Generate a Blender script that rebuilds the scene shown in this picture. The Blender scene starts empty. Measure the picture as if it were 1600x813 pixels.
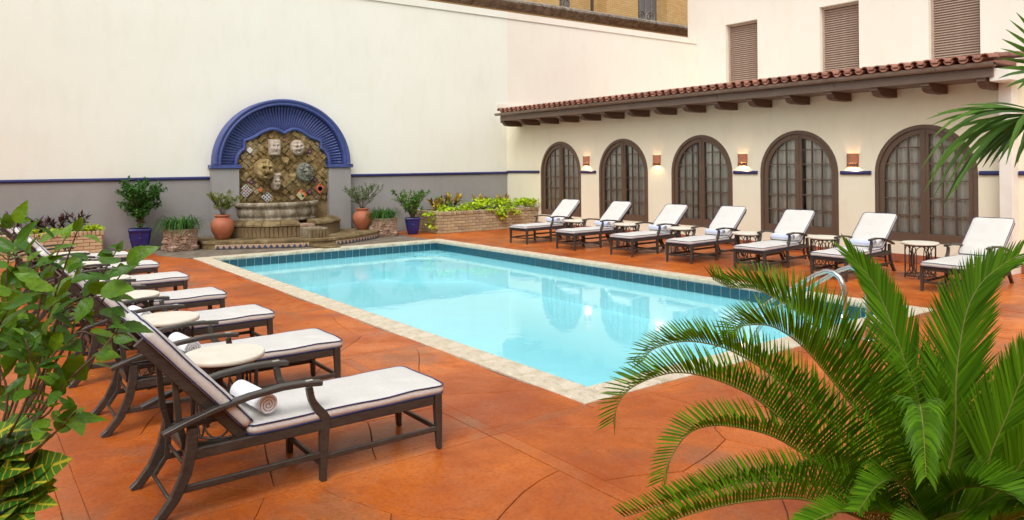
import bpy, math, random
from mathutils import Vector, Matrix, noise as mnoise

# ------------------------------------------------------------------ camera
SC = bpy.context.scene
COL = SC.collection
PI = math.pi
YAW, ROLL, CAMH, FPX = math.radians(36.672), math.radians(-0.5647), 1.85, 1166.47
FWD = Vector((math.sin(YAW), math.cos(YAW), 0)); RGT = Vector((math.cos(YAW), -math.sin(YAW), 0)); UP = Vector((0, 0, 1))
CX = RGT * math.cos(ROLL) + UP * math.sin(ROLL)
CY = RGT * -math.sin(ROLL) + UP * math.cos(ROLL)
cam = bpy.data.cameras.new('camera'); camo = bpy.data.objects.new('camera', cam); COL.objects.link(camo)
m = Matrix((CX, CY, -FWD)).transposed().to_4x4(); m.translation = (0, 0, CAMH)
camo.matrix_world = m
cam.sensor_width = 36; cam.lens = FPX / 1600 * 36
cam.shift_x = 1.47 / 1600; cam.shift_y = -149.06 / 1600
cam.clip_start = 0.05; cam.clip_end = 600
SC.camera = camo
CAM = Vector((0, 0, CAMH))

def at(px, py, depth):
    """world point seen at photograph pixel px,py at the given distance along the view axis"""
    u, v = px - 798.53, py - 257.44
    a = u * math.cos(ROLL) + v * math.sin(ROLL); b = -u * math.sin(ROLL) + v * math.cos(ROLL)
    return CAM + (FWD + RGT * (a / FPX) - UP * (b / FPX)) * depth

# ------------------------------------------------------------------ light (soft overcast day)
SUN_EL, SUN_AZ = math.radians(52), math.radians(226)      # azimuth measured from +Y clockwise
w = bpy.data.worlds.new('World'); SC.world = w; w.use_nodes = True
nt = w.node_tree; nt.nodes.clear()
sky = nt.nodes.new('ShaderNodeTexSky'); sky.sky_type = 'NISHITA'; sky.sun_disc = False
sky.sun_elevation = SUN_EL; sky.sun_rotation = SUN_AZ; sky.dust_density = 3.0; sky.air_density = 1.0
hs = nt.nodes.new('ShaderNodeHueSaturation'); hs.inputs['Saturation'].default_value = 0.07
bg = nt.nodes.new('ShaderNodeBackground'); bg.inputs['Strength'].default_value = 0.15
wo = nt.nodes.new('ShaderNodeOutputWorld')
nt.links.new(sky.outputs[0], hs.inputs['Color']); nt.links.new(hs.outputs[0], bg.inputs[0]); nt.links.new(bg.outputs[0], wo.inputs[0])
sl = bpy.data.lights.new('sun', 'SUN'); sl.energy = 1.0; sl.angle = math.radians(40); sl.color = (1.0, 0.985, 0.965)
so = bpy.data.objects.new('sun', sl); COL.objects.link(so)
sd = Vector((math.sin(SUN_AZ) * math.cos(SUN_EL), math.cos(SUN_AZ) * math.cos(SUN_EL), math.sin(SUN_EL)))
so.rotation_euler = sd.to_track_quat('Z', 'Y').to_euler(); so.location = sd * 40
SC.view_settings.view_transform = 'Standard'; SC.view_settings.look = 'None'
SC.view_settings.exposure = 0.60; SC.view_settings.gamma = 1.0; SC.view_settings.use_curve_mapping = False
SC.render.engine = 'CYCLES'
SC.cycles.max_bounces = 10; SC.cycles.diffuse_bounces = 5; SC.cycles.glossy_bounces = 4
SC.cycles.transparent_max_bounces = 24; SC.cycles.transmission_bounces = 6; SC.cycles.caustics_reflective = False

# ------------------------------------------------------------------ mesh builder
class MB:
    def __init__(s): s.v = []; s.f = []; s.mi = []; s.sm = []
    def add(s, vs, fs, mi=0, smooth=False):
        o = len(s.v); s.v += [tuple(p) for p in vs]
        for f in fs: s.f.append([i + o for i in f]); s.mi.append(mi); s.sm.append(smooth)
        return s
    def box(s, c, d, mi=0, rot=None):
        x, y, z = d[0] / 2, d[1] / 2, d[2] / 2
        vs = [Vector((a * x, b * y, e * z)) for e in (-1, 1) for b in (-1, 1) for a in (-1, 1)]
        if rot: vs = [rot @ q for q in vs]
        c = Vector(c)
        return s.add([q + c for q in vs], [(0, 2, 3, 1), (4, 5, 7, 6), (0, 1, 5, 4), (2, 6, 7, 3), (0, 4, 6, 2), (1, 3, 7, 5)], mi)
    def bx(s, x0, x1, y0, y1, z0, z1, mi=0): return s.box(((x0 + x1) / 2, (y0 + y1) / 2, (z0 + z1) / 2), (x1 - x0, y1 - y0, z1 - z0), mi)
    def cbox(s, c, d, ch=.004, mi=0, rot=None):
        """box with chamfered edges"""
        x, y, z = d[0] / 2, d[1] / 2, d[2] / 2
        rings = []
        for zz, e in ((-z, ch), (-z + ch, 0), (z - ch, 0), (z, ch)):
            a, b = x - e, y - e; k = ch
            rings.append([Vector(q) for q in ((-a + k, -b, zz), (a - k, -b, zz), (a, -b + k, zz), (a, b - k, zz), (a - k, b, zz), (-a + k, b, zz), (-a, b - k, zz), (-a, -b + k, zz))])
        c = Vector(c); vs = [((rot @ q) if rot else q) + c for r in rings for q in r]
        fs = [(j * 8 + i, j * 8 + (i + 1) % 8, j * 8 + 8 + (i + 1) % 8, j * 8 + 8 + i) for j in range(3) for i in range(8)]
        fs += [tuple(range(7, -1, -1)), tuple(range(24, 32))]
        return s.add(vs, fs, mi)
    def sweep(s, pts, side, wd, ht, ch=.004, mi=0, smooth=False):
        """rectangular section with chamfers along pts; wd along side (float or list), ht across"""
        pts = [Vector(p) for p in pts]; side = Vector(side).normalized(); n = len(pts); vs = []
        for i, p in enumerate(pts):
            t = (pts[min(i + 1, n - 1)] - pts[max(i - 1, 0)]).normalized()
            sd_ = (side - t * side.dot(t)).normalized(); u = t.cross(sd_)
            W = (wd[i] if isinstance(wd, (list, tuple)) else wd) / 2; H = (ht[i] if isinstance(ht, (list, tuple)) else ht) / 2
            k = min(ch, W * .6, H * .6)
            for a, b in ((-W + k, -H), (W - k, -H), (W, -H + k), (W, H - k), (W - k, H), (-W + k, H), (-W, H - k), (-W, -H + k)):
                vs.append(p + sd_ * a + u * b)
        fs = [(j * 8 + i, j * 8 + (i + 1) % 8, j * 8 + 8 + (i + 1) % 8, j * 8 + 8 + i) for j in range(n - 1) for i in range(8)]
        fs += [tuple(range(7, -1, -1)), tuple(range((n - 1) * 8, n * 8))]
        return s.add(vs, fs, mi, smooth)
    def bar(s, a, b, wd, ht, side=None, ch=.004, mi=0):
        a, b = Vector(a), Vector(b); t = (b - a).normalized()
        if side is None: side = t.cross(UP) if abs(t.z) < .95 else Vector((1, 0, 0))
        return s.sweep([a, b], side, wd, ht, ch, mi)
    def tube(s, pts, r, n=8, mi=0, cap=True, closed=False):
        pts = [Vector(p) for p in pts]; N = len(pts); vs = []; prev = None
        for i, p in enumerate(pts):
            if closed: t = (pts[(i + 1) % N] - pts[i - 1]).normalized()
            else: t = (pts[min(i + 1, N - 1)] - pts[max(i - 1, 0)]).normalized()
            if prev is None:
                a = t.cross(Vector((0, 0, 1)));
                if a.length < .1: a = t.cross(Vector((1, 0, 0)))
            else: a = prev - t * prev.dot(t)
            a.normalize(); prev = a; b = t.cross(a)
            R = r[i] if isinstance(r, (list, tuple)) else r
            vs += [p + a * (R * math.cos(2 * PI * k / n)) + b * (R * math.sin(2 * PI * k / n)) for k in range(n)]
        M = N if closed else N - 1
        fs = [(j * n + k, j * n + (k + 1) % n, ((j + 1) % N) * n + (k + 1) % n, ((j + 1) % N) * n + k) for j in range(M) for k in range(n)]
        if cap and not closed: s.add(vs, fs, mi, True); o = len(s.v) - len(vs); s.f += [[o + i for i in range(n - 1, -1, -1)], [o + (N - 1) * n + i for i in range(n)]]; s.mi += [mi, mi]; s.sm += [False, False]; return s
        return s.add(vs, fs, mi, True)
    def lathe(s, prof, n=24, c=(0, 0, 0), mi=0, a0=0.0, a1=2 * PI, sx=1, sy=1, smooth=True, cap=True):
        full = abs(a1 - a0 - 2 * PI) < 1e-6; m_ = n if full else n + 1; vs = []
        for r, z in prof:
            for k in range(m_):
                a = a0 + (a1 - a0) * k / n
                vs.append((c[0] + r * math.cos(a) * sx, c[1] + r * math.sin(a) * sy, c[2] + z))
        fs = []
        for j in range(len(prof) - 1):
            for k in range(n):
                k2 = (k + 1) % m_
                fs.append((j * m_ + k, j * m_ + k2, (j + 1) * m_ + k2, (j + 1) * m_ + k))
        s.add(vs, fs, mi, smooth)
        if cap and full:
            o = len(s.v) - len(vs)
            s.f += [[o + i for i in range(m_ - 1, -1, -1)], [o + (len(prof) - 1) * m_ + i for i in range(m_)]]; s.mi += [mi, mi]; s.sm += [False, False]
        return s
    def prism(s, poly, z0, z1, mi=0, axis='z', ch=0.0):
        """closed polygon extruded along an axis; poly counter-clockwise in the plane"""
        n = len(poly)
        def P(a, b, h): return (a, b, h) if axis == 'z' else ((a, h, b) if axis == 'y' else (h, a, b))
        if ch > 0:
            cx = sum(p[0] for p in poly) / n; cy = sum(p[1] for p in poly) / n
            inn = []
            for p in poly:
                d = math.hypot(p[0] - cx, p[1] - cy) or 1; k = max(0, 1 - ch * 1.4 / d); inn.append((cx + (p[0] - cx) * k, cy + (p[1] - cy) * k))
            vs = [P(*p, z0) for p in poly] + [P(*p, z1 - (ch if z1 > z0 else -ch)) for p in poly] + [P(*p, z1) for p in inn]
            fs = [(j * n + i, j * n + (i + 1) % n, (j + 1) * n + (i + 1) % n, (j + 1) * n + i) for j in range(2) for i in range(n)]
            fs += [tuple(range(n - 1, -1, -1)), tuple(range(2 * n, 3 * n))]
        else:
            vs = [P(*p, z0) for p in poly] + [P(*p, z1) for p in poly]
            fs = [(i, (i + 1) % n, n + (i + 1) % n, n + i) for i in range(n)] + [tuple(range(n - 1, -1, -1)), tuple(range(n, 2 * n))]
        return s.add(vs, fs, mi)
    def grid(s, fn, nu, nv, mi=0, smooth=True):
        vs = [fn(i / nu, j / nv) for j in range(nv + 1) for i in range(nu + 1)]
        fs = [(j * (nu + 1) + i, j * (nu + 1) + i + 1, (j + 1) * (nu + 1) + i + 1, (j + 1) * (nu + 1) + i) for j in range(nv) for i in range(nu)]
        return s.add(vs, fs, mi, smooth)
    def mesh(s, name, *mats):
        me = bpy.data.meshes.new(name); me.from_pydata(s.v, [], s.f)
        for m_ in mats: me.materials.append(m_)
        me.polygons.foreach_set('material_index', s.mi); me.polygons.foreach_set('use_smooth', s.sm)
        me.update(); return me
    def build(s, name, mats, parent=None, loc=None):
        if not isinstance(mats, (list, tuple)): mats = [mats]
        return obj(name, s.mesh(name, *mats), parent, loc)

def obj(name, me, parent=None, loc=None, mat=None):
    o = bpy.data.objects.new(name, me); COL.objects.link(o)
    if parent is not None: o.parent = parent
    if mat is not None: o.matrix_basis = mat
    elif loc is not None: o.location = loc
    return o
def tag(o, label=None, cat=None, group=None, kind=None):
    if label: o['label'] = label
    if cat: o['category'] = cat
    if group: o['group'] = group
    if kind: o['kind'] = kind
    return o
def thing(name, label, cat, loc=(0, 0, 0), rz=0.0, group=None):
    o = bpy.data.objects.new(name, None); o.empty_display_size = .2; COL.objects.link(o)
    o.location = loc; o.rotation_euler = (0, 0, rz); return tag(o, label, cat, group)
def struct(name, mb, mat): return tag(mb.build(name, mat), kind='structure')
def copy_tree(o, parent=None):
    c = o.copy(); COL.objects.link(c)
    if parent is not None: c.parent = parent
    for ch in [k for k in KIDS.get(o.name, [])]:
        copy_tree(ch, c)
    return c
KIDS = {}
def index_kids(o):
    ks = list(o.children); KIDS[o.name] = ks
    for k in ks: index_kids(k)
def shade_auto(o): return o

# ------------------------------------------------------------------ materials
def hexlin(r, g, b):
    f = lambda c: (c / 255 / 12.92) if c / 255 <= .04045 else ((c / 255 + .055) / 1.055) ** 2.4
    return (f(r), f(g), f(b), 1)
class N:
    def __init__(s, name):
        s.m = bpy.data.materials.new(name); s.m.use_nodes = True; s.t = s.m.node_tree
        s.t.nodes.clear(); s.out = s.new('ShaderNodeOutputMaterial'); s.tc = None
    def new(s, t, **kw):
        n = s.t.nodes.new(t)
        for k, v in kw.items():
            if hasattr(n, k): setattr(n, k, v)
        return n
    def link(s, a, b): s.t.links.new(a, b)
    def co(s, scale=1.0, kind='Object', sc3=None, loc=None):
        if s.tc is None: s.tc = s.new('ShaderNodeTexCoord')
        mp = s.new('ShaderNodeMapping'); s.link(s.tc.outputs[kind], mp.inputs['Vector'])
        mp.inputs['Scale'].default_value = sc3 or (scale,) * 3
        if loc: mp.inputs['Location'].default_value = loc
        return mp.outputs[0]
    def noise(s, scale, detail=4, rough=.55, co=None, dist=0.0):
        n = s.new('ShaderNodeTexNoise'); n.inputs['Scale'].default_value = scale; n.inputs['Detail'].default_value = detail
        n.inputs['Roughness'].default_value = rough; n.inputs['Distortion'].default_value = dist
        s.link(co if co is not None else s.co(), n.inputs['Vector']); return n.outputs['Fac']
    def ramp(s, fac, stops):
        r = s.new('ShaderNodeValToRGB'); els = r.color_ramp.elements
        while len(els) > 1: els.remove(els[-1])
        els[0].position = stops[0][0]; els[0].color = stops[0][1] if len(stops[0][1]) == 4 else (*stops[0][1], 1)
        for p, c in stops[1:]:
            e = els.new(p); e.color = c if len(c) == 4 else (*c, 1)
        s.link(fac, r.inputs[0]); return r.outputs[0]
    def mix(s, fac, a, b, mode='MIX'):
        x = s.new('ShaderNodeMix'); x.data_type = 'RGBA'; x.blend_type = mode
        for inp, val in ((x.inputs[0], fac), (x.inputs[6], a), (x.inputs[7], b)):
            if hasattr(val, 'is_output'): s.link(val, inp)
            elif isinstance(val, (int, float)): inp.default_value = val
            else: inp.default_value = val if len(val) == 4 else (*val, 1)
        return x.outputs[2]
    def math(s, op, a, b=None, clamp=False):
        x = s.new('ShaderNodeMath'); x.operation = op; x.use_clamp = clamp
        for i, v in ((0, a), (1, b)):
            if v is None: continue
            if hasattr(v, 'is_output'): s.link(v, x.inputs[i])
            else: x.inputs[i].default_value = v
        return x.outputs[0]
    def rand(s): return s.new('ShaderNodeObjectInfo').outputs['Random']
    def bump(s, h, strength=.3, dist=.01):
        b = s.new('ShaderNodeBump'); b.inputs['Strength'].default_value = strength; b.inputs['Distance'].default_value = dist
        s.link(h, b.inputs['Height']); return b.outputs[0]
    def pbr(s, col, rough=.6, metal=0.0, nrm=None, spec=.5, sheen=0.0, coat=0.0):
        p = s.new('ShaderNodeBsdfPrincipled')
        for key, v in (('Base Color', col), ('Roughness', rough), ('Metallic', metal), ('Specular IOR Level', spec), ('Coat Weight', coat)):
            if hasattr(v, 'is_output'): s.link(v, p.inputs[key])
            else: p.inputs[key].default_value = v if not (key == 'Base Color' and len(v) == 3) else (*v, 1)
        if nrm is not None: s.link(nrm, p.inputs['Normal'])
        s.p = p; s.link(p.outputs[0], s.out.inputs[0]); return s.m

def simple(name, c1, c2=None, scale=6, rough=.6, bump=.0, bscale=40, metal=0, spec=.5, rnd=0.0, dist=.004, detail=5, lo=.3, hi=.7):
    n = N(name); c2 = c2 or c1
    f = n.noise(scale, detail)
    col = n.ramp(f, [(lo, c1), (hi, c2)])
    if rnd:
        col = n.mix(n.math('MULTIPLY', n.rand(), rnd), col, tuple(x * .35 for x in c1[:3]))
    nr = n.bump(n.noise(bscale, 4), bump, dist) if bump else None
    return n.pbr(col, rough, metal, nr, spec)

def plaster(name, c1, c2, stain=None, bumps=.35):
    n = N(name)
    big = n.noise(.55, 3, .5); fine = n.noise(3.0, 5, .6, n.co(sc3=(1, 1, .35)))
    col = n.mix(n.ramp(big, [(.3, (0, 0, 0)), (.7, (1, 1, 1))]), c1, c2)
    if stain: col = n.mix(n.math('MULTIPLY', n.ramp(fine, [(.5, (0, 0, 0)), (.8, (1, 1, 1))]), .35), col, stain)
    h1 = n.noise(7, 3, .5); h2 = n.noise(45, 3, .6)
    v = n.new('ShaderNodeTexVoronoi'); v.inputs['Scale'].default_value = 1.3; n.link(n.co(), v.inputs['Vector'])
    blob = n.ramp(v.outputs['Distance'], [(.0, (1, 1, 1)), (.12, (0, 0, 0))])
    h = n.math('ADD', n.math('ADD', n.math('MULTIPLY', h1, .6), n.math('MULTIPLY', h2, .12)), n.math('MULTIPLY', blob, .12))
    return n.pbr(col, .75, 0, n.bump(h, bumps, .02), .3)

M = {}
M['wall_white'] = plaster('white wall paint', hexlin(228, 227, 215), hexlin(224, 223, 209), hexlin(210, 207, 188), .16)
M['wall_peach'] = plaster('peach wall paint', hexlin(228, 219, 206), hexlin(224, 214, 200), hexlin(212, 199, 180), .10)
M['wall_cream'] = plaster('cream wall paint', hexlin(238, 232, 208), hexlin(233, 226, 200), hexlin(216, 205, 174), .2)
M['wall_grey'] = plaster('grey dado paint', hexlin(151, 148, 145), hexlin(141, 137, 134), hexlin(125, 118, 113), .5)
M['facade'] = plaster('facade paint', hexlin(225, 218, 206), hexlin(221, 213, 200), hexlin(212, 201, 184), .10)
M['blue'] = simple('blue trim paint', hexlin(66, 80, 136), hexlin(54, 67, 120), 9, .45, .12, 60)
M['navy'] = simple('navy rail paint', hexlin(38, 44, 104), hexlin(32, 38, 90), 9, .4, .1, 60)
M['joint'] = simple('joint mortar', (.14, .055, .03), (.19, .075, .04), 20, .9)

def stone_mat(name='stained terracotta concrete', worn=0.0):
    n = N(name)
    a = n.noise(.75, 9, .62, dist=.25); b = n.noise(2.6, 9, .68, n.co(loc=(3, 1, 0)), .3); c = n.noise(42, 5, .75); d = n.noise(1.1, 8, .65, n.co(loc=(7, 3, 0)), .35)
    col = n.ramp(a, [(.34, (.33, .052, .005)), (.5, (.54, .120, .010)), (.66, (.74, .190, .018))])
    col = n.mix(n.ramp(b, [(.47, (0, 0, 0)), (.70, (.85, .85, .85))]), col, (.34, .066, .010))
    col = n.mix(n.ramp(d, [(.54, (0, 0, 0)), (.66, (.7, .7, .7))]), col, (.27, .115, .055))
    col = n.mix(n.ramp(d, [(.30, (.5, .5, .5)), (.42, (0, 0, 0))]), col, (.66, .22, .05))
    col = n.mix(n.ramp(c, [(.34, (.55, .55, .55)), (.52, (0, 0, 0))]), col, (.20, .045, .010))
    col = n.mix(n.ramp(c, [(.55, (0, 0, 0)), (.72, (.35, .35, .35))]), col, (.66, .25, .09))
    sp = n.noise(75, 3, .6); col = n.mix(n.ramp(sp, [(.68, (0, 0, 0)), (.75, (.7, .7, .7))]), col, (.09, .03, .012))
    sc = n.noise(1.7, 10, .8, n.co(loc=(2, 9, 0)), .8); col = n.mix(n.ramp(sc, [(.492, (0, 0, 0)), (.50, (.30, .30, .30)), (.508, (0, 0, 0))]), col, (.60, .36, .24))
    col = n.mix(n.math('MULTIPLY', n.rand(), .38), col, (.27, .062, .014))
    if worn: col = n.mix(n.math('MULTIPLY', n.ramp(b, [(.35, (1, 1, 1)), (.62, (0, 0, 0))]), worn), col, (.26, .11, .055))
    h = n.math('ADD', n.math('MULTIPLY', b, .7), n.math('MULTIPLY', c, .3))
    rg = n.ramp(b, [(.3, (.24, .24, .24)), (.7, (.50, .50, .50))])
    return n.pbr(col, rg, 0, n.bump(h, .3, .014), .20)
M['stone'] = stone_mat(); M['stoneband'] = stone_mat('worn terracotta band', .45)
def travertine():
    n = N('travertine coping')
    a = n.noise(5, 6, .65, n.co(sc3=(1, 1, 1)), .6); p = n.noise(34, 5, .75, None, 1.0)
    col = n.ramp(a, [(.28, (.36, .29, .19)), (.45, (.58, .50, .37)), (.68, (.74, .67, .54))])
    pit = n.ramp(p, [(.56, (0, 0, 0)), (.64, (1, 1, 1))])
    col = n.mix(n.math('MULTIPLY', pit, .7), col, (.25, .19, .12))
    col = n.mix(n.math('MULTIPLY', n.rand(), .30), col, (.55, .45, .30))
    h = n.math('SUBTRACT', n.math('MULTIPLY', a, .5), pit)
    return n.pbr(col, .7, 0, n.bump(h, .5, .006), .35)
M['travertine'] = travertine()
def pool_tile_mat():
    n = N('blue glazed pool tile')
    a = n.noise(9, 4, .6, None, .8)
    col = n.ramp(a, [(.3, (.008, .046, .070)), (.7, (.018, .110, .155))])
    col = n.mix(n.ramp(n.rand(), [(.2, (0, 0, 0)), (.9, (.8, .8, .8))]), col, (.02, .075, .095))
    return n.pbr(col, .22, 0, n.bump(a, .15, .004), .5)
M['pool_tile'] = pool_tile_mat()
M['grout'] = simple('pale grout', (.45, .52, .50), (.55, .6, .58), 20, .8)
M['plasterpool'] = simple('pool plaster', (.78, .83, .85), (.82, .87, .89), 2, .7, .1, 30)
def water_mat():
    n = N('pool water')
    tr = n.new('ShaderNodeBsdfTransparent'); tr.inputs[0].default_value = (.57, .93, .97, 1)
    gl = n.new('ShaderNodeBsdfGlossy'); gl.inputs['Roughness'].default_value = .045; gl.inputs[0].default_value = (1, 1, 1, 1)
    fr = n.new('ShaderNodeFresnel'); fr.inputs['IOR'].default_value = 1.33
    h = n.math('ADD', n.noise(1.3, 3, .5, n.co(sc3=(1, 1, 1)), .4), n.math('MULTIPLY', n.noise(6, 2, .5), .12))
    b = n.bump(h, .10, .03)
    n.link(b, gl.inputs['Normal']); n.link(b, fr.inputs['Normal'])
    gg = n.new('ShaderNodeNewGeometry'); fac = n.math('MULTIPLY', fr.outputs[0], n.math('SUBTRACT', 1.0, gg.outputs['Backfacing']))
    mx = n.new('ShaderNodeMixShader'); n.link(fac, mx.inputs[0]); n.link(tr.outputs[0], mx.inputs[1]); n.link(gl.outputs[0], mx.inputs[2])
    n.link(mx.outputs[0], n.out.inputs[0]); return n.m
M['water'] = water_mat()
def glass_mat():
    n = N('window glass')
    tr = n.new('ShaderNodeBsdfTransparent'); tr.inputs[0].default_value = (.95, .96, .94, 1)
    gl = n.new('ShaderNodeBsdfGlossy'); gl.inputs['Roughness'].default_value = .03
    fr = n.new('ShaderNodeFresnel'); fr.inputs['IOR'].default_value = 1.5
    b = n.bump(n.noise(2.5, 2), .05, .02); n.link(b, gl.inputs['Normal'])
    mx = n.new('ShaderNodeMixShader'); n.link(n.math('MINIMUM', n.math('MULTIPLY', fr.outputs[0], 1.25), 1.0), mx.inputs[0]); n.link(tr.outputs[0], mx.inputs[1]); n.link(gl.outputs[0], mx.inputs[2])
    n.link(mx.outputs[0], n.out.inputs[0]); return n.m
M['glass'] = glass_mat()
def wood_mat(name, c1, c2, rough=.5):
    n = N(name)
    g = n.noise(14, 5, .65, n.co(sc3=(1, 6, 6)), .5)
    col = n.ramp(g, [(.3, c1), (.7, c2)])
    col = n.mix(n.ramp(n.noise(5, 3), [(.55, (0, 0, 0)), (.8, (.4, .4, .4))]), col, tuple(x * 1.5 for x in c2[:3]))
    return n.pbr(col, rough, 0, n.bump(g, .25, .003), .45)
M['frame'] = wood_mat('weathered grey brown frame', (.027, .022, .018), (.066, .054, .044), .40)
M['door'] = wood_mat('brown door paint', (.105, .066, .043), (.138, .088, .058), .42)
M['eave'] = wood_mat('brown eave timber', (.13, .088, .066), (.20, .14, .105), .6)
M['tail'] = wood_mat('dark rafter timber', (.095, .054, .036), (.14, .083, .058), .6)
M['gutter'] = simple('weathered bronze gutter', (.20, .145, .105), (.27, .20, .15), 5, .45, .1, 30, metal=.2)
M['iron'] = simple('dark iron', (.035, .030, .027), (.06, .052, .046), 20, .45, .15, 60, metal=.3)
def fabric(name, c1, c2):
    n = N(name)
    a = n.noise(5, 4, .6, n.co(sc3=(1, .6, 1)), .8); wv = n.noise(420, 2, .5); wr = n.noise(11, 3, .55, n.co(sc3=(2.6, .6, 1)), 1.2)
    col = n.ramp(a, [(.3, c1), (.7, c2)])
    h = n.math('ADD', n.math('MULTIPLY', wr, 1.0), n.math('MULTIPLY', wv, .05))
    return n.pbr(col, .9, 0, n.bump(h, .42, .012), .2)
M['cushion'] = fabric('off white canvas', hexlin(202, 199, 193), hexlin(209, 206, 201))
M['piping'] = simple('navy piping', (.012, .022, .11), None, 8, .7)
M['towel'] = simple('white terry towel', hexlin(240, 240, 242), hexlin(228, 229, 233), 12, .95, .7, 160, dist=.004, spec=.1)
M['towel_blue'] = simple('blue towel stripe', hexlin(200, 207, 233), hexlin(190, 198, 228), 12, .95, .7, 160, dist=.004, spec=.1)
M['tabletop'] = simple('cast stone tabletop', hexlin(224, 218, 202), hexlin(212, 204, 186), 7, .6, .25, 50)
M['terracotta'] = simple('terracotta clay', (.31, .085, .036), (.42, .135, .065), 4, .62, .15, 50)
M['rooftile'] = simple('clay roof tile', (.27, .105, .068), (.44, .20, .13), 3, .75, .3, 40, rnd=.55)
M['skirt'] = simple('terracotta skirting tile', (.34, .10, .05), (.42, .14, .07), 5, .5, .1, 40, rnd=.25)
M['blueglaze'] = simple('cobalt glaze', (.008, .012, .10), (.012, .02, .15), 6, .12, .05, 20, spec=.6)
M['chrome'] = simple('brushed steel', (.72, .72, .70), (.62, .62, .60), 30, .22, .03, 80, metal=1)
def brick_mat(name, base):
    n = N(name)
    a = n.noise(16, 5, .7); b = n.noise(4, 3, .6)
    r = n.ramp(n.rand(), [(0, base[0]), (.35, base[1]), (.7, base[2]), (1, base[3])])
    col = n.mix(n.ramp(a, [(.45, (0, 0, 0)), (.7, (.6, .6, .6))]), r, base[4])
    col = n.mix(n.ramp(b, [(.55, (0, 0, 0)), (.8, (.5, .5, .5))]), col, (.12, .085, .055))
    return n.pbr(col, .85, 0, n.bump(a, .5, .008), .25)
M['brickR'] = brick_mat('old tan brick', [(.42, .32, .18), (.33, .245, .135), (.47, .37, .22), (.24, .18, .11), (.50, .43, .30)])
M['brickL'] = brick_mat('buff brick', [(.50, .36, .21), (.44, .30, .16), (.56, .42, .26), (.38, .25, .14), (.58, .46, .32)])
M['mortar'] = simple('mortar', (.22, .17, .12), (.30, .24, .17), 20, .95)
M['soil'] = simple('soil', (.03, .02, .013), (.06, .04, .027), 30, 1, .8, 60)
def old_stone(name, cols, streak=True, rough=.9, rnd=.3):
    n = N(name)
    a = n.noise(4, 7, .7, n.co(sc3=(1, 1, .45 if streak else 1)), .6); b = n.noise(26, 5, .75)
    col = n.ramp(a, [(.30, cols[0]), (.48, cols[1]), (.62, cols[2]), (.75, cols[3])])
    col = n.mix(n.ramp(b, [(.5, (0, 0, 0)), (.72, (.55, .55, .55))]), col, cols[0])
    if rnd: col = n.mix(n.math('MULTIPLY', n.rand(), rnd), col, cols[1])
    return n.pbr(col, rough, 0, n.bump(n.math('ADD', a, n.math('MULTIPLY', b, .6)), .7, .014), .25)
M['basin'] = old_stone('weathered basin stone', [(.06, .045, .028), (.20, .155, .10), (.40, .35, .26), (.58, .53, .45)])
M['rim'] = old_stone('mossy rough stone', [(.05, .034, .016), (.16, .11, .05), (.27, .20, .10), (.40, .33, .21)])
M['basestone'] = old_stone('brown basin brick', [(.06, .04, .022), (.15, .10, .05), (.24, .17, .085), (.34, .26, .15)], rnd=.6)
M['apron'] = old_stone('grey stained concrete', [(.09, .07, .05), (.17, .135, .10), (.23, .19, .145), (.30, .26, .20)], False, rnd=0)
M['lion'] = old_stone('pinkish cast stone', [(.20, .115, .075), (.36, .235, .165), (.46, .32, .235), (.52, .40, .31)], False, rnd=0)
M['masktan'] = old_stone('tan mask stone', [(.12, .08, .03), (.30, .21, .09), (.40, .30, .14), (.48, .39, .22)], False, rnd=0)
M['maskpink'] = old_stone('pale pink stone', [(.28, .21, .15), (.43, .35, .27), (.51, .43, .34), (.62, .55, .46)], False, rnd=0)
M['maskgreen'] = old_stone('grey green stone', [(.10, .10, .075), (.20, .20, .155), (.28, .28, .22), (.37, .36, .29)], False, rnd=0)
def mosaic_mat(name, dk):
    n = N(name)
    g = n.new('ShaderNodeNewGeometry'); pos = g.outputs['Position']
    big = n.noise(2.0, 5, .65, pos, .5); med = n.noise(9, 6, .75, pos)
    r = n.ramp(big, [(.36, (.15, .09, .03)), (.47, (.28, .19, .07)), (.56, (.37, .27, .12)), (.66, (.50, .43, .29))])
    r = n.mix(n.math('MULTIPLY', n.rand(), .35), r, (.17, .10, .035))
    r = n.mix(n.ramp(med, [(.42, (0, 0, 0)), (.66, (.75, .75, .75))]), r, (.12, .075, .03))
    a = n.noise(22, 6, .8, pos); col = n.mix(dk, r, (.085, .055, .022)); col = n.mix(n.ramp(a, [(.52, (0, 0, 0)), (.7, (.6, .6, .6))]), col, (.07, .045, .02))
    return n.pbr(col, .85, 0, n.bump(a, 1.0, .02), .25)
M['mosaic'] = mosaic_mat('ochre mosaic stone', 0.0); M['mosaic_moss'] = mosaic_mat('damp mossy mosaic stone', .55)
M['mosaicbed'] = simple('mosaic bedding', (.16, .105, .04), (.26, .18, .08), 12, .95, .5, 40)
M['tile_purple'] = simple('purple glaze', (.035, .012, .06), (.05, .02, .09), 12, .3)
M['tile_orange'] = simple('orange glaze', (.52, .10, .025), (.60, .16, .04), 12, .3)
M['tile_yellow'] = simple('yellow glaze', (.62, .38, .08), None, 12, .3)
M['tile_white'] = simple('white glaze', (.62, .60, .55), (.55, .53, .48), 12, .35)
M['tile_blue'] = simple('slate blue glaze', (.03, .04, .075), (.06, .07, .12), 12, .3)
M['tile_green'] = simple('pale green glaze', (.40, .42, .22), (.34, .37, .18), 12, .35)
M['tile_sand'] = simple('sand tile', (.46, .30, .18), (.54, .38, .25), 8, .6, .2, 40, rnd=.2)
M['curtain'] = simple('sheer curtain', (.90, .86, .76), (.93, .90, .82), 3, .9)
M['room'] = simple('plain room wall', (.58, .53, .45), (.64, .58, .50), 1, .9)
M['louvre'] = simple('brown louvre paint', (.36, .25, .19), (.43, .31, .24), 6, .55, .1, 40)
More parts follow.
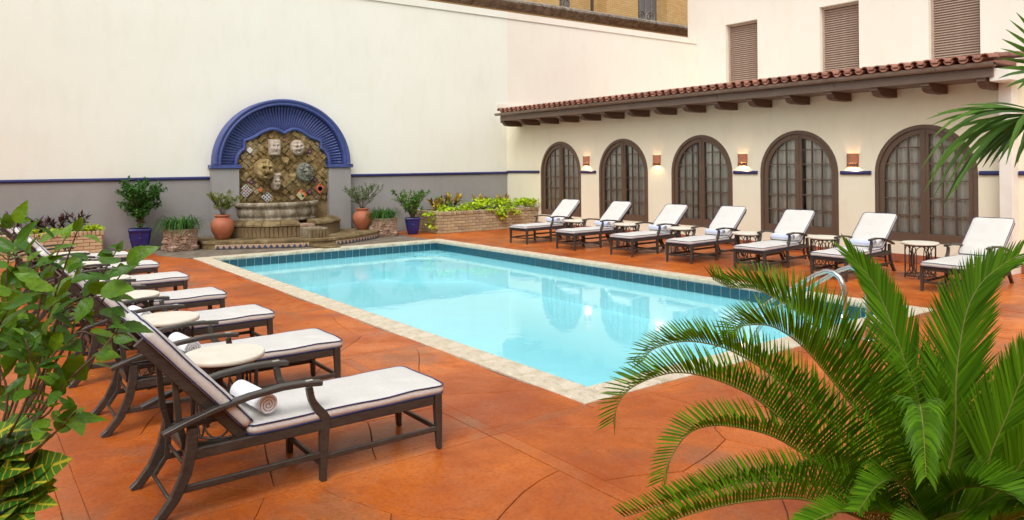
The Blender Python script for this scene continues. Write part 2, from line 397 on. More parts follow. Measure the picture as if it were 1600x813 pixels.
def ybrick():
    n = N('yellow brick masonry')
    b = n.new('ShaderNodeTexBrick'); n.link(n.co(sc3=(1, 1, 1)), b.inputs['Vector'])
    tc = n.co(); sep = n.new('ShaderNodeSeparateXYZ'); n.link(tc, sep.inputs[0]); cb = n.new('ShaderNodeCombineXYZ')
    n.link(n.math('ADD', sep.outputs[0], sep.outputs[1]), cb.inputs[0]); n.link(sep.outputs[2], cb.inputs[1]); n.link(cb.outputs[0], b.inputs['Vector'])
    b.inputs['Scale'].default_value = 1; b.inputs['Brick Width'].default_value = .26; b.inputs['Row Height'].default_value = .085; b.inputs['Mortar Size'].default_value = .008
    b.inputs['Color1'].default_value = (.52, .33, .13, 1); b.inputs['Color2'].default_value = (.60, .40, .18, 1); b.inputs['Mortar'].default_value = (.28, .19, .10, 1)
    v = n.noise(5, 4, .6); col = n.mix(n.ramp(v, [(.4, (0, 0, 0)), (.75, (.45, .45, .45))]), b.outputs[0], (.40, .25, .09))
    return n.pbr(col, .85, 0, n.bump(b.outputs['Fac'], -.4, .01), .25)
M['ybrick'] = ybrick()
M['cornice'] = old_stone('stained cornice stone', [(.10, .08, .055), (.22, .19, .15), (.34, .30, .25), (.42, .38, .32)], False, rnd=0)
M['darkglass'] = simple('leaded glass', (.05, .05, .06), (.18, .16, .15), 40, .2)

def leaf_mat(name, base, tip, vein, veinw=.035, side=7.0, rough=.4, trans=.3, rnd=.5, dark=None, blotch=None, pw=2.0, midw=None, sw=1.3):
    """leaf lying along local +X from 0 to 1, half width about .35 in Y"""
    n = N(name)
    tc = n.co(); sp = n.new('ShaderNodeSeparateXYZ'); n.link(tc, sp.inputs[0])
    ay = n.math('ABSOLUTE', sp.outputs[1])
    mid = n.math('LESS_THAN', ay, midw or veinw * .55)
    ph = n.math('SUBTRACT', n.math('MULTIPLY', sp.outputs[0], side), n.math('MULTIPLY', ay, side * .9))
    fr = n.math('FRACT', n.math('ADD', ph, n.math('MULTIPLY', n.noise(5, 2), .5)))
    sv = n.math('LESS_THAN', n.math('ABSOLUTE', n.math('SUBTRACT', fr, .5)), veinw * sw)
    r = n.rand()
    c = n.mix(n.math('MULTIPLY', n.math('POWER', r, pw), rnd), base, tip)
    c = n.mix(n.ramp(n.noise(3, 3), [(.35, (0, 0, 0)), (.7, (.5, .5, .5))]), c, dark or tuple(x * .55 for x in base))
    if blotch: c = n.mix(n.ramp(n.noise(6, 3, .6), [(.52, (0, 0, 0)), (.62, (.85, .85, .85))]), c, blotch)
    c = n.mix(n.math('MULTIPLY', n.math('MAXIMUM', mid, sv), .75 if blotch or veinw > .05 else .40), c, vein)
    p = n.new('ShaderNodeBsdfPrincipled'); n.link(c, p.inputs['Base Color']); p.inputs['Roughness'].default_value = rough; p.inputs['Specular IOR Level'].default_value = .4
    n.link(n.bump(n.math('ADD', n.math('MULTIPLY', n.math('MAXIMUM', mid, sv), -1), n.noise(4, 2)), .35, .02), p.inputs['Normal'])
    t = n.new('ShaderNodeBsdfTranslucent'); n.link(n.mix(.5, c, tip), t.inputs[0])
    mx = n.new('ShaderNodeMixShader'); mx.inputs[0].default_value = trans
    n.link(p.outputs[0], mx.inputs[1]); n.link(t.outputs[0], mx.inputs[2]); n.link(mx.outputs[0], n.out.inputs[0]); return n.m
def foliage(name, c1, c2, rough=.5, trans=.3, spec=.3):
    n = N(name)
    g = n.new('ShaderNodeNewGeometry')
    c = n.ramp(g.outputs['Random Per Island'], [(0, c1), (.6, c2), (1, tuple(min(1, x * 1.35) for x in c2))])
    p = n.new('ShaderNodeBsdfPrincipled'); n.link(c, p.inputs['Base Color']); p.inputs['Roughness'].default_value = rough; p.inputs['Specular IOR Level'].default_value = spec
    t = n.new('ShaderNodeBsdfTranslucent'); n.link(c, t.inputs[0])
    mx = n.new('ShaderNodeMixShader'); mx.inputs[0].default_value = trans
    n.link(p.outputs[0], mx.inputs[1]); n.link(t.outputs[0], mx.inputs[2]); n.link(mx.outputs[0], n.out.inputs[0]); return n.m
M['leaf'] = leaf_mat('shrub leaf', (.044, .142, .007), (.22, .40, .012), (.13, .25, .03), .026, rnd=.9, pw=3.0)
M['croton'] = leaf_mat('croton leaf', (.040, .150, .018), (.20, .40, .03), (.66, .56, .04), .085, 8.0, .32, .2, .8, pw=3.0, midw=.013, sw=.75)
M['stem'] = simple('woody stem', (.10, .065, .035), (.16, .11, .06), 20, .8, .3, 60)
M['stemgreen'] = simple('green stem', (.10, .16, .03), (.15, .22, .05), 20, .6)
M['sago'] = foliage('sago leaflet', (.037, .106, .002), (.085, .195, .004), .5, .25, spec=.12)
M['rachis'] = simple('palm rachis', (.20, .18, .03), (.11, .13, .02), 12, .5)
M['fan'] = foliage('fan palm blade', (.035, .10, .010), (.085, .19, .02), .42, .28, spec=.3)
M['fol_dark'] = foliage('dark green foliage', (.020, .075, .012), (.055, .17, .020))
M['fol_mid'] = foliage('mid green foliage', (.05, .13, .02), (.11, .25, .03))
M['fol_rose'] = foliage('rose foliage', (.09, .13, .03), (.22, .25, .05))
M['fol_rose2'] = foliage('rose foliage green', (.05, .09, .03), (.13, .19, .05))
M['fol_lime'] = foliage('lime foliage', (.26, .42, .012), (.46, .60, .02), .5, .35)
M['fol_grass'] = foliage('strap leaf grass', (.018, .065, .010), (.055, .15, .018))
M['fol_red'] = foliage('dark red foliage', (.030, .014, .012), (.085, .028, .020))
M['fol_gold'] = foliage('gold and bronze foliage', (.10, .06, .015), (.52, .36, .04))
M['petal'] = simple('coral petal', (.75, .16, .08), (.80, .25, .12), 10, .6)
M['petalred'] = simple('red petal', (.60, .03, .04), None, 10, .6)
M['lampclay'] = simple('lamp clay', (.40, .15, .075), (.48, .20, .11), 8, .7, .2, 50)
M['bulb'] = N('lit bulb')
_e = M['bulb'].new('ShaderNodeEmission'); _e.inputs[0].default_value = (1, .72, .38, 1); _e.inputs[1].default_value = 16
M['bulb'].link(_e.outputs[0], M['bulb'].out.inputs[0]); M['bulb'] = M['bulb'].m
M['white'] = simple('white paint', hexlin(236, 232, 222), hexlin(226, 220, 208), 3, .6, .1, 40)

# ================================================================== THE SETTING
random.seed(7)
XW, YB = 13.85, 18.8                     # right wing wall plane, back wall plane
PX0, PX1, PY0, PY1 = 3.87, 9.72, 4.28, 16.1    # pool outer (coping) edge
IX0, IX1, IY0, IY1 = 4.17, 9.45, 4.58, 15.80   # pool inner edge
RX0, RX1, RY0, RY1 = -7.0, 26.0, -5.0, 19.2    # patio slab
def ring(x0, x1, y0, y1, a0, a1, b0, b1, z, mb):
    """rectangle with a rectangular hole"""
    v = [(x0, y0, z), (x1, y0, z), (x1, y1, z), (x0, y1, z), (a0, b0, z), (a1, b0, z), (a1, b1, z), (a0, b1, z)]
    return mb.add(v, [(0, 1, 5, 4), (1, 2, 6, 5), (2, 3, 7, 6), (3, 0, 4, 7)])
g = MB(); ring(-160, 160, -160, 160, RX0, RX1, RY0, RY1, -.03, g); struct('ground', g, M['stone'])
g = MB(); ring(RX0, RX1, RY0, RY1, PX0 + .01, PX1 - .01, PY0 + .01, PY1 - .01, -.010, g); patio = struct('patio', g, M['joint'])

def warp(x, y):
    a = mnoise.noise(Vector((x * .9, y * .9, 3.1))); b = mnoise.noise(Vector((x * .9, y * .9, 9.7)))
    a2 = mnoise.noise(Vector((x * 3.2, y * 3.2, 1.1))); b2 = mnoise.noise(Vector((x * 3.2, y * 3.2, 5.7)))
    return a * .10 + a2 * .018, b * .10 + b2 * .018
def clip(poly, nx, ny, d):
    """keep nx*x+ny*y <= d"""
    out = []
    for i in range(len(poly)):
        p, q = poly[i], poly[(i + 1) % len(poly)]
        a, b = nx * p[0] + ny * p[1] - d, nx * q[0] + ny * q[1] - d
        if a <= 0: out.append(p)
        if (a < 0 < b) or (b < 0 < a):
            t = a / (a - b); out.append((p[0] + (q[0] - p[0]) * t, p[1] + (q[1] - p[1]) * t))
    return out
def area(p): return sum(p[i][0] * p[(i + 1) % len(p)][1] - p[(i + 1) % len(p)][0] * p[i][1] for i in range(len(p))) / 2
GX = [-1.97 + 2.47 * k for k in range(8)]; GX[-1] = XW - .02; GY = [4.24 + 2.5 * k for k in range(-2, 6)] + [YB]
GAPJ = .0034
def stone_piece(poly, warped=True, inset=GAPJ, box=None):
    n = len(poly); cx = sum(p[0] for p in poly) / n; cy = sum(p[1] for p in poly) / n
    q = []
    for i in range(n):
        p, r = poly[i], poly[(i + 1) % n]; L = math.hypot(r[0] - p[0], r[1] - p[1]); k = max(1, int(L / .16)) if warped else 1
        for j in range(k): q.append((p[0] + (r[0] - p[0]) * j / k, p[1] + (r[1] - p[1]) * j / k))
    out = []
    for x, y in q:
        if warped and box:
            e = min(x - box[0], box[1] - x, y - box[2], box[3] - y)
            f = min(1, max(0, e / .25)); dx, dy = warp(x, y); x += dx * f; y += dy * f
        d = math.hypot(x - cx, y - cy) or 1
        out.append((x - (x - cx) / d * inset * 1.25, y - (y - cy) / d * inset * 1.25))
    mb = MB(); mb.prism(out, -.012, random.uniform(-.001, .001), ch=.002)
    return mb
def hole_hit(x0, x1, y0, y1): return x0 < PX1 and x1 > PX0 and y0 < PY1 and y1 > PY0
def pieces_outside_pool(poly):
    """split a convex polygon against the pool rectangle, keep what lies outside"""
    res = []; rest = poly
    for nx, ny, d in ((1, 0, PX0), (-1, 0, -PX1), (0, 1, PY0), (0, -1, -PY1)):
        o = clip(rest, nx, ny, d); rest = clip(rest, -nx, -ny, -d) if rest else []
        if len(o) > 2 and abs(area(o)) > .004: res.append(o)
        if len(rest) < 3: break
    return res
APRON = (3.80, 9.50)
def keep(poly):
    cx = sum(p[0] for p in poly) / len(poly); cy = sum(p[1] for p in poly) / len(poly)
    return not (cy > PY1 and 3.5 < cx < 9.55)
BW = .055
extra = MB()
def put_stone(poly, box, warped=True, far=False):
    mt = M['stone'] if warped else M['stoneband']
    if len(poly) < 3 or abs(area(poly)) < .004: return
    if far:
        mb = stone_piece(poly, warped, box=box); extra.add(mb.v, mb.f); return
    stone_piece(poly, warped, box=box).build('paving_stone' if warped else 'paving_band', mt, patio)
def put(poly, box, warped=True, far=False):
    cx = sum(p[0] for p in poly) / len(poly); cy = sum(p[1] for p in poly) / len(poly)
    parts_ = pieces_outside_pool(poly) if hole_hit(min(p[0] for p in poly), max(p[0] for p in poly), min(p[1] for p in poly), max(p[1] for p in poly)) else [poly]
    for q in parts_:
        if max(p[1] for p in q) > PY1 + .01 and min(p[0] for p in q) < APRON[1] and max(p[0] for p in q) > APRON[0]:   # leave the grey apron free
            for h in ((1, 0, APRON[0]), (-1, 0, -APRON[1])):
                r = clip(q, *h)
                if len(r) > 2: put_stone(r, box, warped, far)
            r = clip(clip(clip(q, -1, 0, -APRON[0]), 1, 0, APRON[1]), 0, 1, PY1)
            if len(r) > 2: put_stone(r, box, warped, far)
        else: put_stone(q, box, warped, far)
for i in range(len(GX) - 1):
    for j in range(len(GY) - 1):
        x0, x1, y0, y1 = GX[i] + BW, GX[i + 1] - BW, GY[j] + BW, GY[j + 1] - BW
        if x0 > PX0 and x1 < PX1 and y0 > PY0 and y1 < PY1: continue
        far = (GX[i] < -1) or GY[j] < 1.5
        n = 8 if (GY[j] < 6.5 and GX[i] < 9) else 5
        if min(x1 - x0, y1 - y0) < 1.5: n = 2
        sites = []; tries = 0
        while len(sites) < n and tries < 400:
            tries += 1
            p = (random.uniform(x0 + .2, x1 - .2), random.uniform(y0 + .2, y1 - .2))
            if all(math.hypot(p[0] - s_[0], p[1] - s_[1]) > (.55 if n > 6 else .7) for s_ in sites): sites.append(p)
        for k, s_ in enumerate(sites):
            poly = [(x0, y0), (x1, y0), (x1, y1), (x0, y1)]
            for l, t in enumerate(sites):
                if l != k and poly:
                    nx, ny = t[0] - s_[0], t[1] - s_[1]; poly = clip(poly, nx, ny, (t[0] ** 2 + t[1] ** 2 - s_[0] ** 2 - s_[1] ** 2) / 2)
            if poly: put(poly, (x0, x1, y0, y1), True, far)
for i in range(len(GX)):            # straight control bands
    for j in range(len(GY) - 1):
        put([(GX[i] - BW, GY[j] + BW), (GX[i] + BW, GY[j] + BW), (GX[i] + BW, GY[j + 1] - BW), (GX[i] - BW, GY[j + 1] - BW)], None, False, GX[i] < 0 or GY[j] < 1.5 or i == 7 or GX[i] > 9)
for j in range(len(GY) - 1):
    for i in range(len(GX) - 1):
        put([(GX[i] - BW, GY[j] - BW), (GX[i + 1] - BW, GY[j] - BW), (GX[i + 1] - BW, GY[j] + BW), (GX[i] - BW, GY[j] + BW)], None, False, GX[i] < -1 or GY[j] < 1.5 or GX[i] > 9)
ex = extra.build('paving_stones', M['stone'], patio); tag(ex, kind='stuff')
g = MB()
for x0, x1, y0, y1 in ((RX0, GX[0] - BW - .01, RY0, RY1), (GX[0] - BW - .01, XW + 3, RY0, GY[0] - BW - .01)): g.bx(x0, x1, y0, y1, -.012, 0)
g.build('plain_concrete', M['stone'], patio)
g = MB(); g.prism([(APRON[0], PY1 + .005), (APRON[1], PY1 + .005), (APRON[1] - .02, YB), (3.42, YB), (3.42, 17.1)], -.012, .004)
struct('concrete_apron', g, M['apron'])

# ------------------------------------------------------------------ pool
ZW = -.205
g = MB()
zb = -.80
v = [(IX0, IY0), (IX1, IY0), (IX1, IY1), (IX0, IY1)]
for k in range(4):
    a, b = v[k], v[(k + 1) % 4]
    g.add([(*a, -.05), (*b, -.05), (*b, zb), (*a, zb)], [(0, 1, 2, 3)])
g.add([(*p, zb) for p in v], [(0, 1, 2, 3)])
pool = tag(g.build('pool', M['plasterpool']), kind='structure')
# waterline tiles
def tilemesh(L):
    t = MB(); t.cbox((0, 0, 0), (L - .008, .012, .158), .004); return t.mesh('pool_tile', M['pool_tile'])
nx_, ny_ = 31, 66
tx, ty = (IX1 - IX0) / nx_, (IY1 - IY0) / ny_
m1, m2 = tilemesh(tx), tilemesh(ty)
for k in range(nx_): obj('pool_tile', m1, pool, (IX0 + tx * (k + .5), IY1 - .008, -.134))
for k in range(ny_): obj('pool_tile', m2, pool, mat=Matrix.Translation((IX1 - .008, IY0 + ty * (k + .5), -.134)) @ Matrix.Rotation(PI / 2, 4, 'Z'))
g = MB(); g.bx(IX0, IX1, IY1 - .006, IY1 - .001, -.225, -.05); g.bx(IX1 - .006, IX1 - .001, IY0, IY1 - .007, -.225, -.05); g.build('tile_grout', M['grout'], pool)
g = MB(); g.bx(IX0, IX1 - .01, IY0 + .001, IY0 + .012, -.213, -.05); g.bx(IX0 + .001, IX0 + .012, IY0 + .013, IY1 - .01, -.213, -.05); g.build('tile_band', M['pool_tile'], pool)
# coping stones
def coping(x0, x1, y0, y1):
    j = .0045; cx, cy = (x0 + x1) / 2, (y0 + y1) / 2
    t = MB(); t.cbox((0, 0, 0), (x1 - x0 - j * 2, y1 - y0 - j * 2, .058), .006)
    t.build('coping_stone', M['travertine'], pool, (cx, cy, -.018 + random.uniform(-.0015, .0015)))
n = 19
for k in range(n):
    y0 = PY0 + .31 + (PY1 - PY0 - .62) * k / n; y1 = PY0 + .31 + (PY1 - PY0 - .62) * (k + 1) / n
    coping(PX0, IX0 + .012, y0, y1); coping(IX1 - .012, PX1, y0, y1)
n = 9
for k in range(n):
    x0 = PX0 + .31 + (PX1 - PX0 - .62) * k / n; x1 = PX0 + .31 + (PX1 - PX0 - .62) * (k + 1) / n
    coping(x0, x1, PY0, IY0 + .012); coping(x0, x1, IY1 - .012, PY1)
for x0, x1, y0, y1 in ((PX0, PX0 + .31, PY0, PY0 + .31), (PX1 - .31, PX1, PY0, PY0 + .31), (PX0, PX0 + .31, PY1 - .31, PY1), (PX1 - .31, PX1, PY1 - .31, PY1)): coping(x0, x1, y0, y1)
# corner steps under water
for r, z in ((.62, -.235), (1.0, -.285), (1.4, -.34)):
    st = MB(); prof = [(IX1 - .015, IY1 - .02)] + [(IX1 - .015 - r * math.cos(a), IY1 - .02 - r * math.sin(a)) for a in [PI / 2 * k / 16 for k in range(17)]]
    st.prism(prof, zb, z, ch=.02); s_ = st.build('pool_step', M['plasterpool'], pool)
    for k in range(5):
        a = PI / 2 * (k + .5) / 5; mk = MB(); mk.box((IX1 - .015 - (r - .07) * math.cos(a), IY1 - .02 - (r - .07) * math.sin(a), z + .004), (.035, .035, .006)); mk.build('step_marker', M['tile_blue'], s_)
def wf(u, v_): return (IX0 + .002 + (IX1 - IX0 - .004) * u, IY0 + .002 + (IY1 - IY0 - .004) * v_, ZW)
g = MB(); g.grid(wf, 4, 8); struct('water', g, M['water'])

# steel grab rails
def handrail(x, label, elbow):
    t = thing('grab_rail', label, 'handrail', (x, 4.0, 0), group='steel grab rails at the pool edge')
    pts = [(0, 0, .0), (0, 0, .25), (0, 0, .50), (0, .012, .60), (0, .05, .68), (0, .11, .725), (0, .19, .735), (0, .30, .69), (0, .50, .56), (0, .85, .33), (0, 1.2, .06), (0, 1.4, -.25), (0, 1.45, -.6)]
    MB().tube(pts, .0235, 12).build('rail_tube', M['chrome'], t)
    MB().lathe([(.062, 0), (.062, .008), (.045, .016), (.028, .024)], 20).build('base_plate', M['chrome'], t)
    if elbow:
        e = [(.0, .015, .30), (.05, .05, .26), (.17, .11, .20), (.30, .15, .13), (.36, .16, .06), (.365, .16, 0)]
        MB().tube(e, .0235, 12).build('brace', M['chrome'], t)
        MB().lathe([(.062, 0), (.062, .008), (.045, .016), (.028, .024)], 20, (.365, .16, 0)).build('base_plate', M['chrome'], t)
    return t
handrail(7.12, 'steel grab rail with a curved brace foot, nearer the left at the pool corner', True)
handrail(7.56, 'plain steel grab rail partly behind the palm frond at the pool corner', False)

# ------------------------------------------------------------------ back wall
bw = thing('back_wall', 'tall cream and grey plaster wall with navy rail behind the pool', 'wall', (0, YB, 0))
XS = 13.905; XF = 22.965
g = MB(); g.bx(-7, XS, 0, .4, 1.60, 6.42); g.build('upper_plaster', M['wall_white'], bw)
g = MB(); g.bx(XS + .004, XF, .006, .4, 0, 6.42); g.build('far_plaster', M['wall_peach'], bw)
g = MB(); g.bx(-7, XS, .0, .4, 0, 1.597); g.build('dado', M['wall_grey'], bw)
g = MB(); g.bx(-7, XS, -.035, .42, 6.424, 6.63); g.build('parapet_cap', M['wall_white'], bw)
g = MB(); g.bx(XS + .003, XF - .004, -.028, .42, 6.424, 6.628); g.build('parapet_cap', M['wall_peach'], bw)
def rail_profile(L):
    return [(-.0, -.035), (.028, -.035), (.042, -.02), (.046, 0), (.042, .02), (.028, .035), (.0, .035)]
for x0, x1 in ((-7, 4.93), (8.485, XW - .002)):
    g = MB(); pr = [(-a, 1.60 + b) for a, b in rail_profile(0)]; g.prism(pr, x0, x1, axis='x'); g.build('dado_rail', M['navy'], bw)
g = MB(); g.bx(XW - .36, XF - 5, -.03, .004, 3.62, 3.74); g.build('flashing', M['wall_peach'], bw)

cw = thing('unseen_courtyard_wall', 'unseen cream courtyard wall added beyond the left edge to cut low sky light', 'wall', (0, 0, 0))  # out of view; added to cut sideways sky fill and deepen shade under loungers
g = MB(); g.bx(-7.6, -7.2, -5, YB, 0, 6.4); g.build('wall_body', M['wall_white'], cw); g = MB(); g.bx(-7.65, -7.15, -5, YB, 6.402, 6.6); g.build('wall_cap', M['wall_white'], cw)
cw = thing('unseen_courtyard_wall', 'unseen cream courtyard wall added behind the viewpoint to cut low sky light', 'wall', (0, 0, 0))  # also out of view, put in to block low sky light from behind
g = MB(); g.bx(-7.6, 24, -5.6, -5.2, 0, 6.4); g.build('wall_body', M['wall_cream'], cw); g = MB(); g.bx(-7.6, 24, -5.65, -5.15, 6.402, 6.6); g.build('wall_cap', M['wall_cream'], cw)

# ------------------------------------------------------------------ poolside wing with arched windows
wing = thing('poolside_wing', 'low cream stucco wing with arched brown windows and tiled eave', 'building', (XW, 0, 0))
# local x = distance behind the wall face, y = world y
DC = [16.26, 13.775, 11.25, 8.77, 6.285]; HW = .885; SPR = 1.61; SILL = .375
WY0, WY1, WZ = 1.0, YB, 3.42; DEP = .22; NA = 24
g = MB()
edges = [WY0]
for c in sorted(DC): edges += [c - HW, c + HW]
edges.append(WY1)
for k in range(0, len(edges), 2):
    y0, y1 = edges[k], edges[k + 1]
    g.add([(0, y0, 0), (0, y1, 0), (0, y1, WZ), (0, y0, WZ)], [(0, 3, 2, 1)])
for c in DC:
    arc = [(c + HW * math.cos(PI - PI * k / NA), SPR + HW * math.sin(PI * k / NA)) for k in range(NA + 1)]
    for k in range(NA):
        (ya, za), (yb, zb_) = arc[k], arc[k + 1]
        g.add([(0, ya, za), (0, yb, zb_), (0, yb, WZ), (0, ya, WZ)], [(0, 3, 2, 1)])
    g.add([(0, c - HW, 0), (0, c + HW, 0), (0, c + HW, SILL), (0, c - HW, SILL)], [(0, 3, 2, 1)])
    path = [(c - HW, SILL)] + arc + [(c + HW, SILL)]
    for k in range(len(path)):
        a, b = path[k], path[(k + 1) % len(path)]
        g.add([(0, *a), (0, *b), (DEP, *b), (DEP, *a)], [(0, 1, 2, 3)])
g.build('wall', M['wall_cream'], wing)
# dim room behind
g = MB(); g.bx(3.0, 3.1, WY0, WY1, 0, 3.3); g.bx(DEP + .01, 3.0, WY0, WY1, -.02, .30); g.bx(.02, 9.1, WY0, WY1, 3.30, 3.42); g.bx(DEP + .01, 3.0, WY0, WY0 + .1, .30, 3.3); g.bx(DEP + .01, 3.0, WY1 - .1, WY1, .30, 3.3)
g.build('interior', M['room'], wing)

# one french window, copied five times; local origin at opening centre on the floor, local x = depth
def arch_pts(r, n=NA, z0=SILL): return [(-r, z0)] + [(r * math.cos(PI - PI * k / n), SPR + r * math.sin(PI * k / n)) for k in range(n + 1)] + [(r, z0)]
def band(mb, r0, r1, z0, z1_, x0, x1):
    """arched band between radii r0<r1 with legs down to z0 (inner) - solid in x"""
    A, B = arch_pts(r0, NA, z1_), arch_pts(r1, NA, z0); n = len(A)
    vs = [(x0, *p) for p in A] + [(x0, *p) for p in B] + [(x1, *p) for p in A] + [(x1, *p) for p in B]; fs = []
    for k in range(n - 1):
        fs += [(k, k + 1, n + k + 1, n + k), (2 * n + k, 3 * n + k, 3 * n + k + 1, 2 * n + k + 1), (k, 2 * n + k, 2 * n + k + 1, k + 1), (n + k, n + k + 1, 3 * n + k + 1, 3 * n + k)]
    fs += [(0, n, 3 * n, 2 * n), (n - 1, 3 * n - 1, 4 * n - 1, 2 * n - 1)]
    mb.add(vs, fs)
win_frame = MB()
band(win_frame, .815, HW - .001, SILL + .001, SILL + .001, .07, .20)
band(win_frame, .72, .814, SILL + .002, SILL + .002, .10, .165)
win_frame.bx(.098, .163, -.72, .72, SILL + .002, .545)
win_frame.bx(.096, .168, -.076, -.003, .5455, SPR + .72 - .007); win_frame.bx(.096, .168, .003, .076, .5455, SPR + .72 - .007)
win_frame.bx(.085, .096, -.018, .018, .40, SPR + .78)
fm = win_frame.mesh('french_window', M['door'])
GR = .72; ZR = [.545, .86, 1.172, 1.485, 1.798, 2.09]
mun = MB()
def ztop(y): return SPR + math.sqrt(max(0, GR ** 2 - y * y))
for s_ in (-1, 1):
    for k in (1, 2):
        y = s_ * (.076 + .2147 * k); mun.bx(.112, .150, y - .0105, y + .0105, .545, ztop(abs(y) + .012) + .006)
    for z in ZR[1:]:
        ye = math.sqrt(max(0, GR ** 2 - max(0, z - SPR + .01) ** 2)) if z > SPR else GR
        a, b = sorted((s_ * .076, s_ * (ye + .006))); mun.bx(.116, .146, a, b, z - .0105, z + .0105)
mm = mun.mesh('muntins', M['door'])
panes = []
for s_ in (-1, 1):
    for k in range(3):
        for q in range(6):
            y0, y1 = .076 + .2147 * k, .076 + .2147 * (k + 1); y1 = min(y1, GR); z0 = ZR[q]; z1 = ZR[q + 1] if q < 5 else SPR + GR
            pts = []
            if z1 <= SPR: pts = [(y0, z0), (y1, z0), (y1, z1), (y0, z1)]
            else:
                top = []
                for t in range(7):
                    y = y0 + (y1 - y0) * t / 6; zz = min(z1, ztop(y))
                    if zz > z0 + .004: top.append((y, zz))
                if len(top) < 2: continue
                pts = [(top[-1][0], z0)] if False else []
                pts = [(top[0][0], z0), (top[-1][0], z0)] + top[::-1]
            pts = [(s_ * y, z) for y, z in pts]
            if s_ < 0: pts = pts[::-1]
            pm = MB(); pm.add([(.131, *p) for p in pts], [tuple(range(len(pts) - 1, -1, -1))]); panes.append(pm.mesh('pane', M['glass']))
for c in DC:
    f = obj('french_window', fm, wing, (-.066, c, 0)); obj('muntins', mm, f)
    for pm in panes: obj('pane', pm, f)
# curtains hang inside each window
def curtain(c, y0, y1, seed, label):
    rnd = random.Random(seed); ph = rnd.uniform(0, 6)
    def fn(u, v_):
        y = y0 + (y1 - y0) * u
        return (.03 * math.sin(u * (y1 - y0) * 62 + ph) + .012 * math.sin(u * (y1 - y0) * 23 + ph * 2), y, .42 + 1.95 * v_)
    mb = MB(); mb.grid(fn, 56, 4); o = mb.build('curtain', M['curtain'], None, (XW + .165, c, 0)); tag(o, label, 'curtain', 'sheer curtains behind the arched windows'); return o
nm = ['first arched window from the back wall', 'second arched window from the back wall', 'middle arched window', 'fourth arched window from the back wall', 'arched window nearest the right edge']
for i, c in enumerate(DC):
    curtain(c, -.87, -.03 - .05 * (i % 2), i, 'pale sheer curtain behind the near half of the ' + nm[i]); curtain(c, .04 + .09 * (i % 3), .87, i + 9, 'pale sheer curtain behind the far half of the ' + nm[i])
# navy rail pieces, skirting tiles, downpipe box
for y0, y1 in ((17.19, YB - .05), (14.76, 15.35), (9.71, 10.32), (7.23, 7.83), (4.995, 5.375), (1.0, 4.79)):
    g = MB(); g.prism([(-.002 - a, 1.63 + b) for a, b in rail_profile(0)][::-1], y0, y1, axis='y'); g.build('wall_rail', M['navy'], wing)
sk = MB(); sk.cbox((0, 0, 0), (.03, .296, .15), .004); skm = sk.mesh('skirting_tile', M['skirt'])
y = 5.15
while y < 17.25: obj('skirting_tile', skm, wing, (-.015, y, .078)); y += .30
y = 4.62
while y > 1: obj('skirting_tile', skm, wing, (-.015, y, .078)); y -= .30
g = MB(); g.cbox((-.13, 4.895, 1.62), (.26, .19, 3.24), .006); g.build('downpipe_box', M['white'], wing)
g = MB(); g.cbox((-.42, 4.80, 3.19), (.58, .30, .20), .01); g.build('eave_end_block', M['white'], wing)
# eave: rafter tails, beam, gutter, tiles
tailpoly = [(-.02, 3.155), (-.02, 3.0), (-.45, 3.0), (-.58, 3.02), (-.64, 3.06), (-.655, 3.10), (-.72, 3.105), (-.72, 3.155)]
tm = MB(); tm.prism([(p[0], p[1]) for p in tailpoly], -.075, .075, axis='y')
tmm = MB(); tmm.v = [(p[0], p[1], p[2]) for p in tm.v]; tmm.f = tm.f; tmm.mi = tm.mi; tmm.sm = tm.sm
tmesh = tmm.mesh('rafter_tail', M['tail'])
for k in range(16): obj('rafter_tail', tmesh, wing, (0, 5.07 + .867 * k, 0))
EY0, EY1 = 4.88, 18.12
for k in range(5):
    a, b = EY0 + (EY1 - EY0) * k / 5, EY0 + (EY1 - EY0) * (k + 1) / 5
    g = MB(); g.cbox((0, 0, 0), (.10, b - a - .004, .155), .005); g.build('eave_beam', M['eave'], wing, (-.70, (a + b) / 2, 3.235 + (.0015 if k % 2 else 0)))
g = MB(); g.bx(-.645, -.002, EY0, EY1, 3.157, 3.18); g.build('soffit_board', M['eave'], wing)
# gutter: half-round
pr = []
for k in range(9):
    a = PI + PI * k / 8; pr.append((-.815 + .065 * math.cos(a), 3.385 + .075 * math.sin(a)))
for k in range(8, -1, -1):
    a = PI + PI * k / 8; pr.append((-.815 + .058 * math.cos(a), 3.385 + .066 * math.sin(a)))
g = MB(); g.prism(pr, EY0 - .05, 18.24, axis='y'); gut = g.build('gutter', M['gutter'], wing)
pr2 = [( -.815 + (x + .815) * 1.12, 3.385 + (z - 3.385) * 1.12) for x, z in pr]
for k in range(8):
    g = MB(); g.prism(pr2, 5.7 + 1.75 * k, 5.73 + 1.75 * k, axis='y'); g.build('gutter_strap', M['gutter'], gut)
g = MB(); g.bx(-.752, -.735, EY0, EY1, 3.315, 3.40); g.build('fascia', M['eave'], wing)
roof = MB(); SL = .105
roof.add([(-.86, EY0 - .06, 3.40), (-.86, 17.92, 3.40), (4, 17.92, 3.40 + 4.86 * SL), (4, EY0 - .06, 3.40 + 4.86 * SL), (-.86, EY0 - .06, 3.375), (-.86, 17.92, 3.375), (4, 17.92, 3.375), (4, EY0 - .06, 3.375)],
         [(0, 3, 2, 1), (4, 5, 6, 7), (0, 1, 5, 4), (1, 2, 6, 5), (2, 3, 7, 6), (3, 0, 4, 7)])
rf = roof.build('roof', M['rooftile'], wing)
PT = .2135
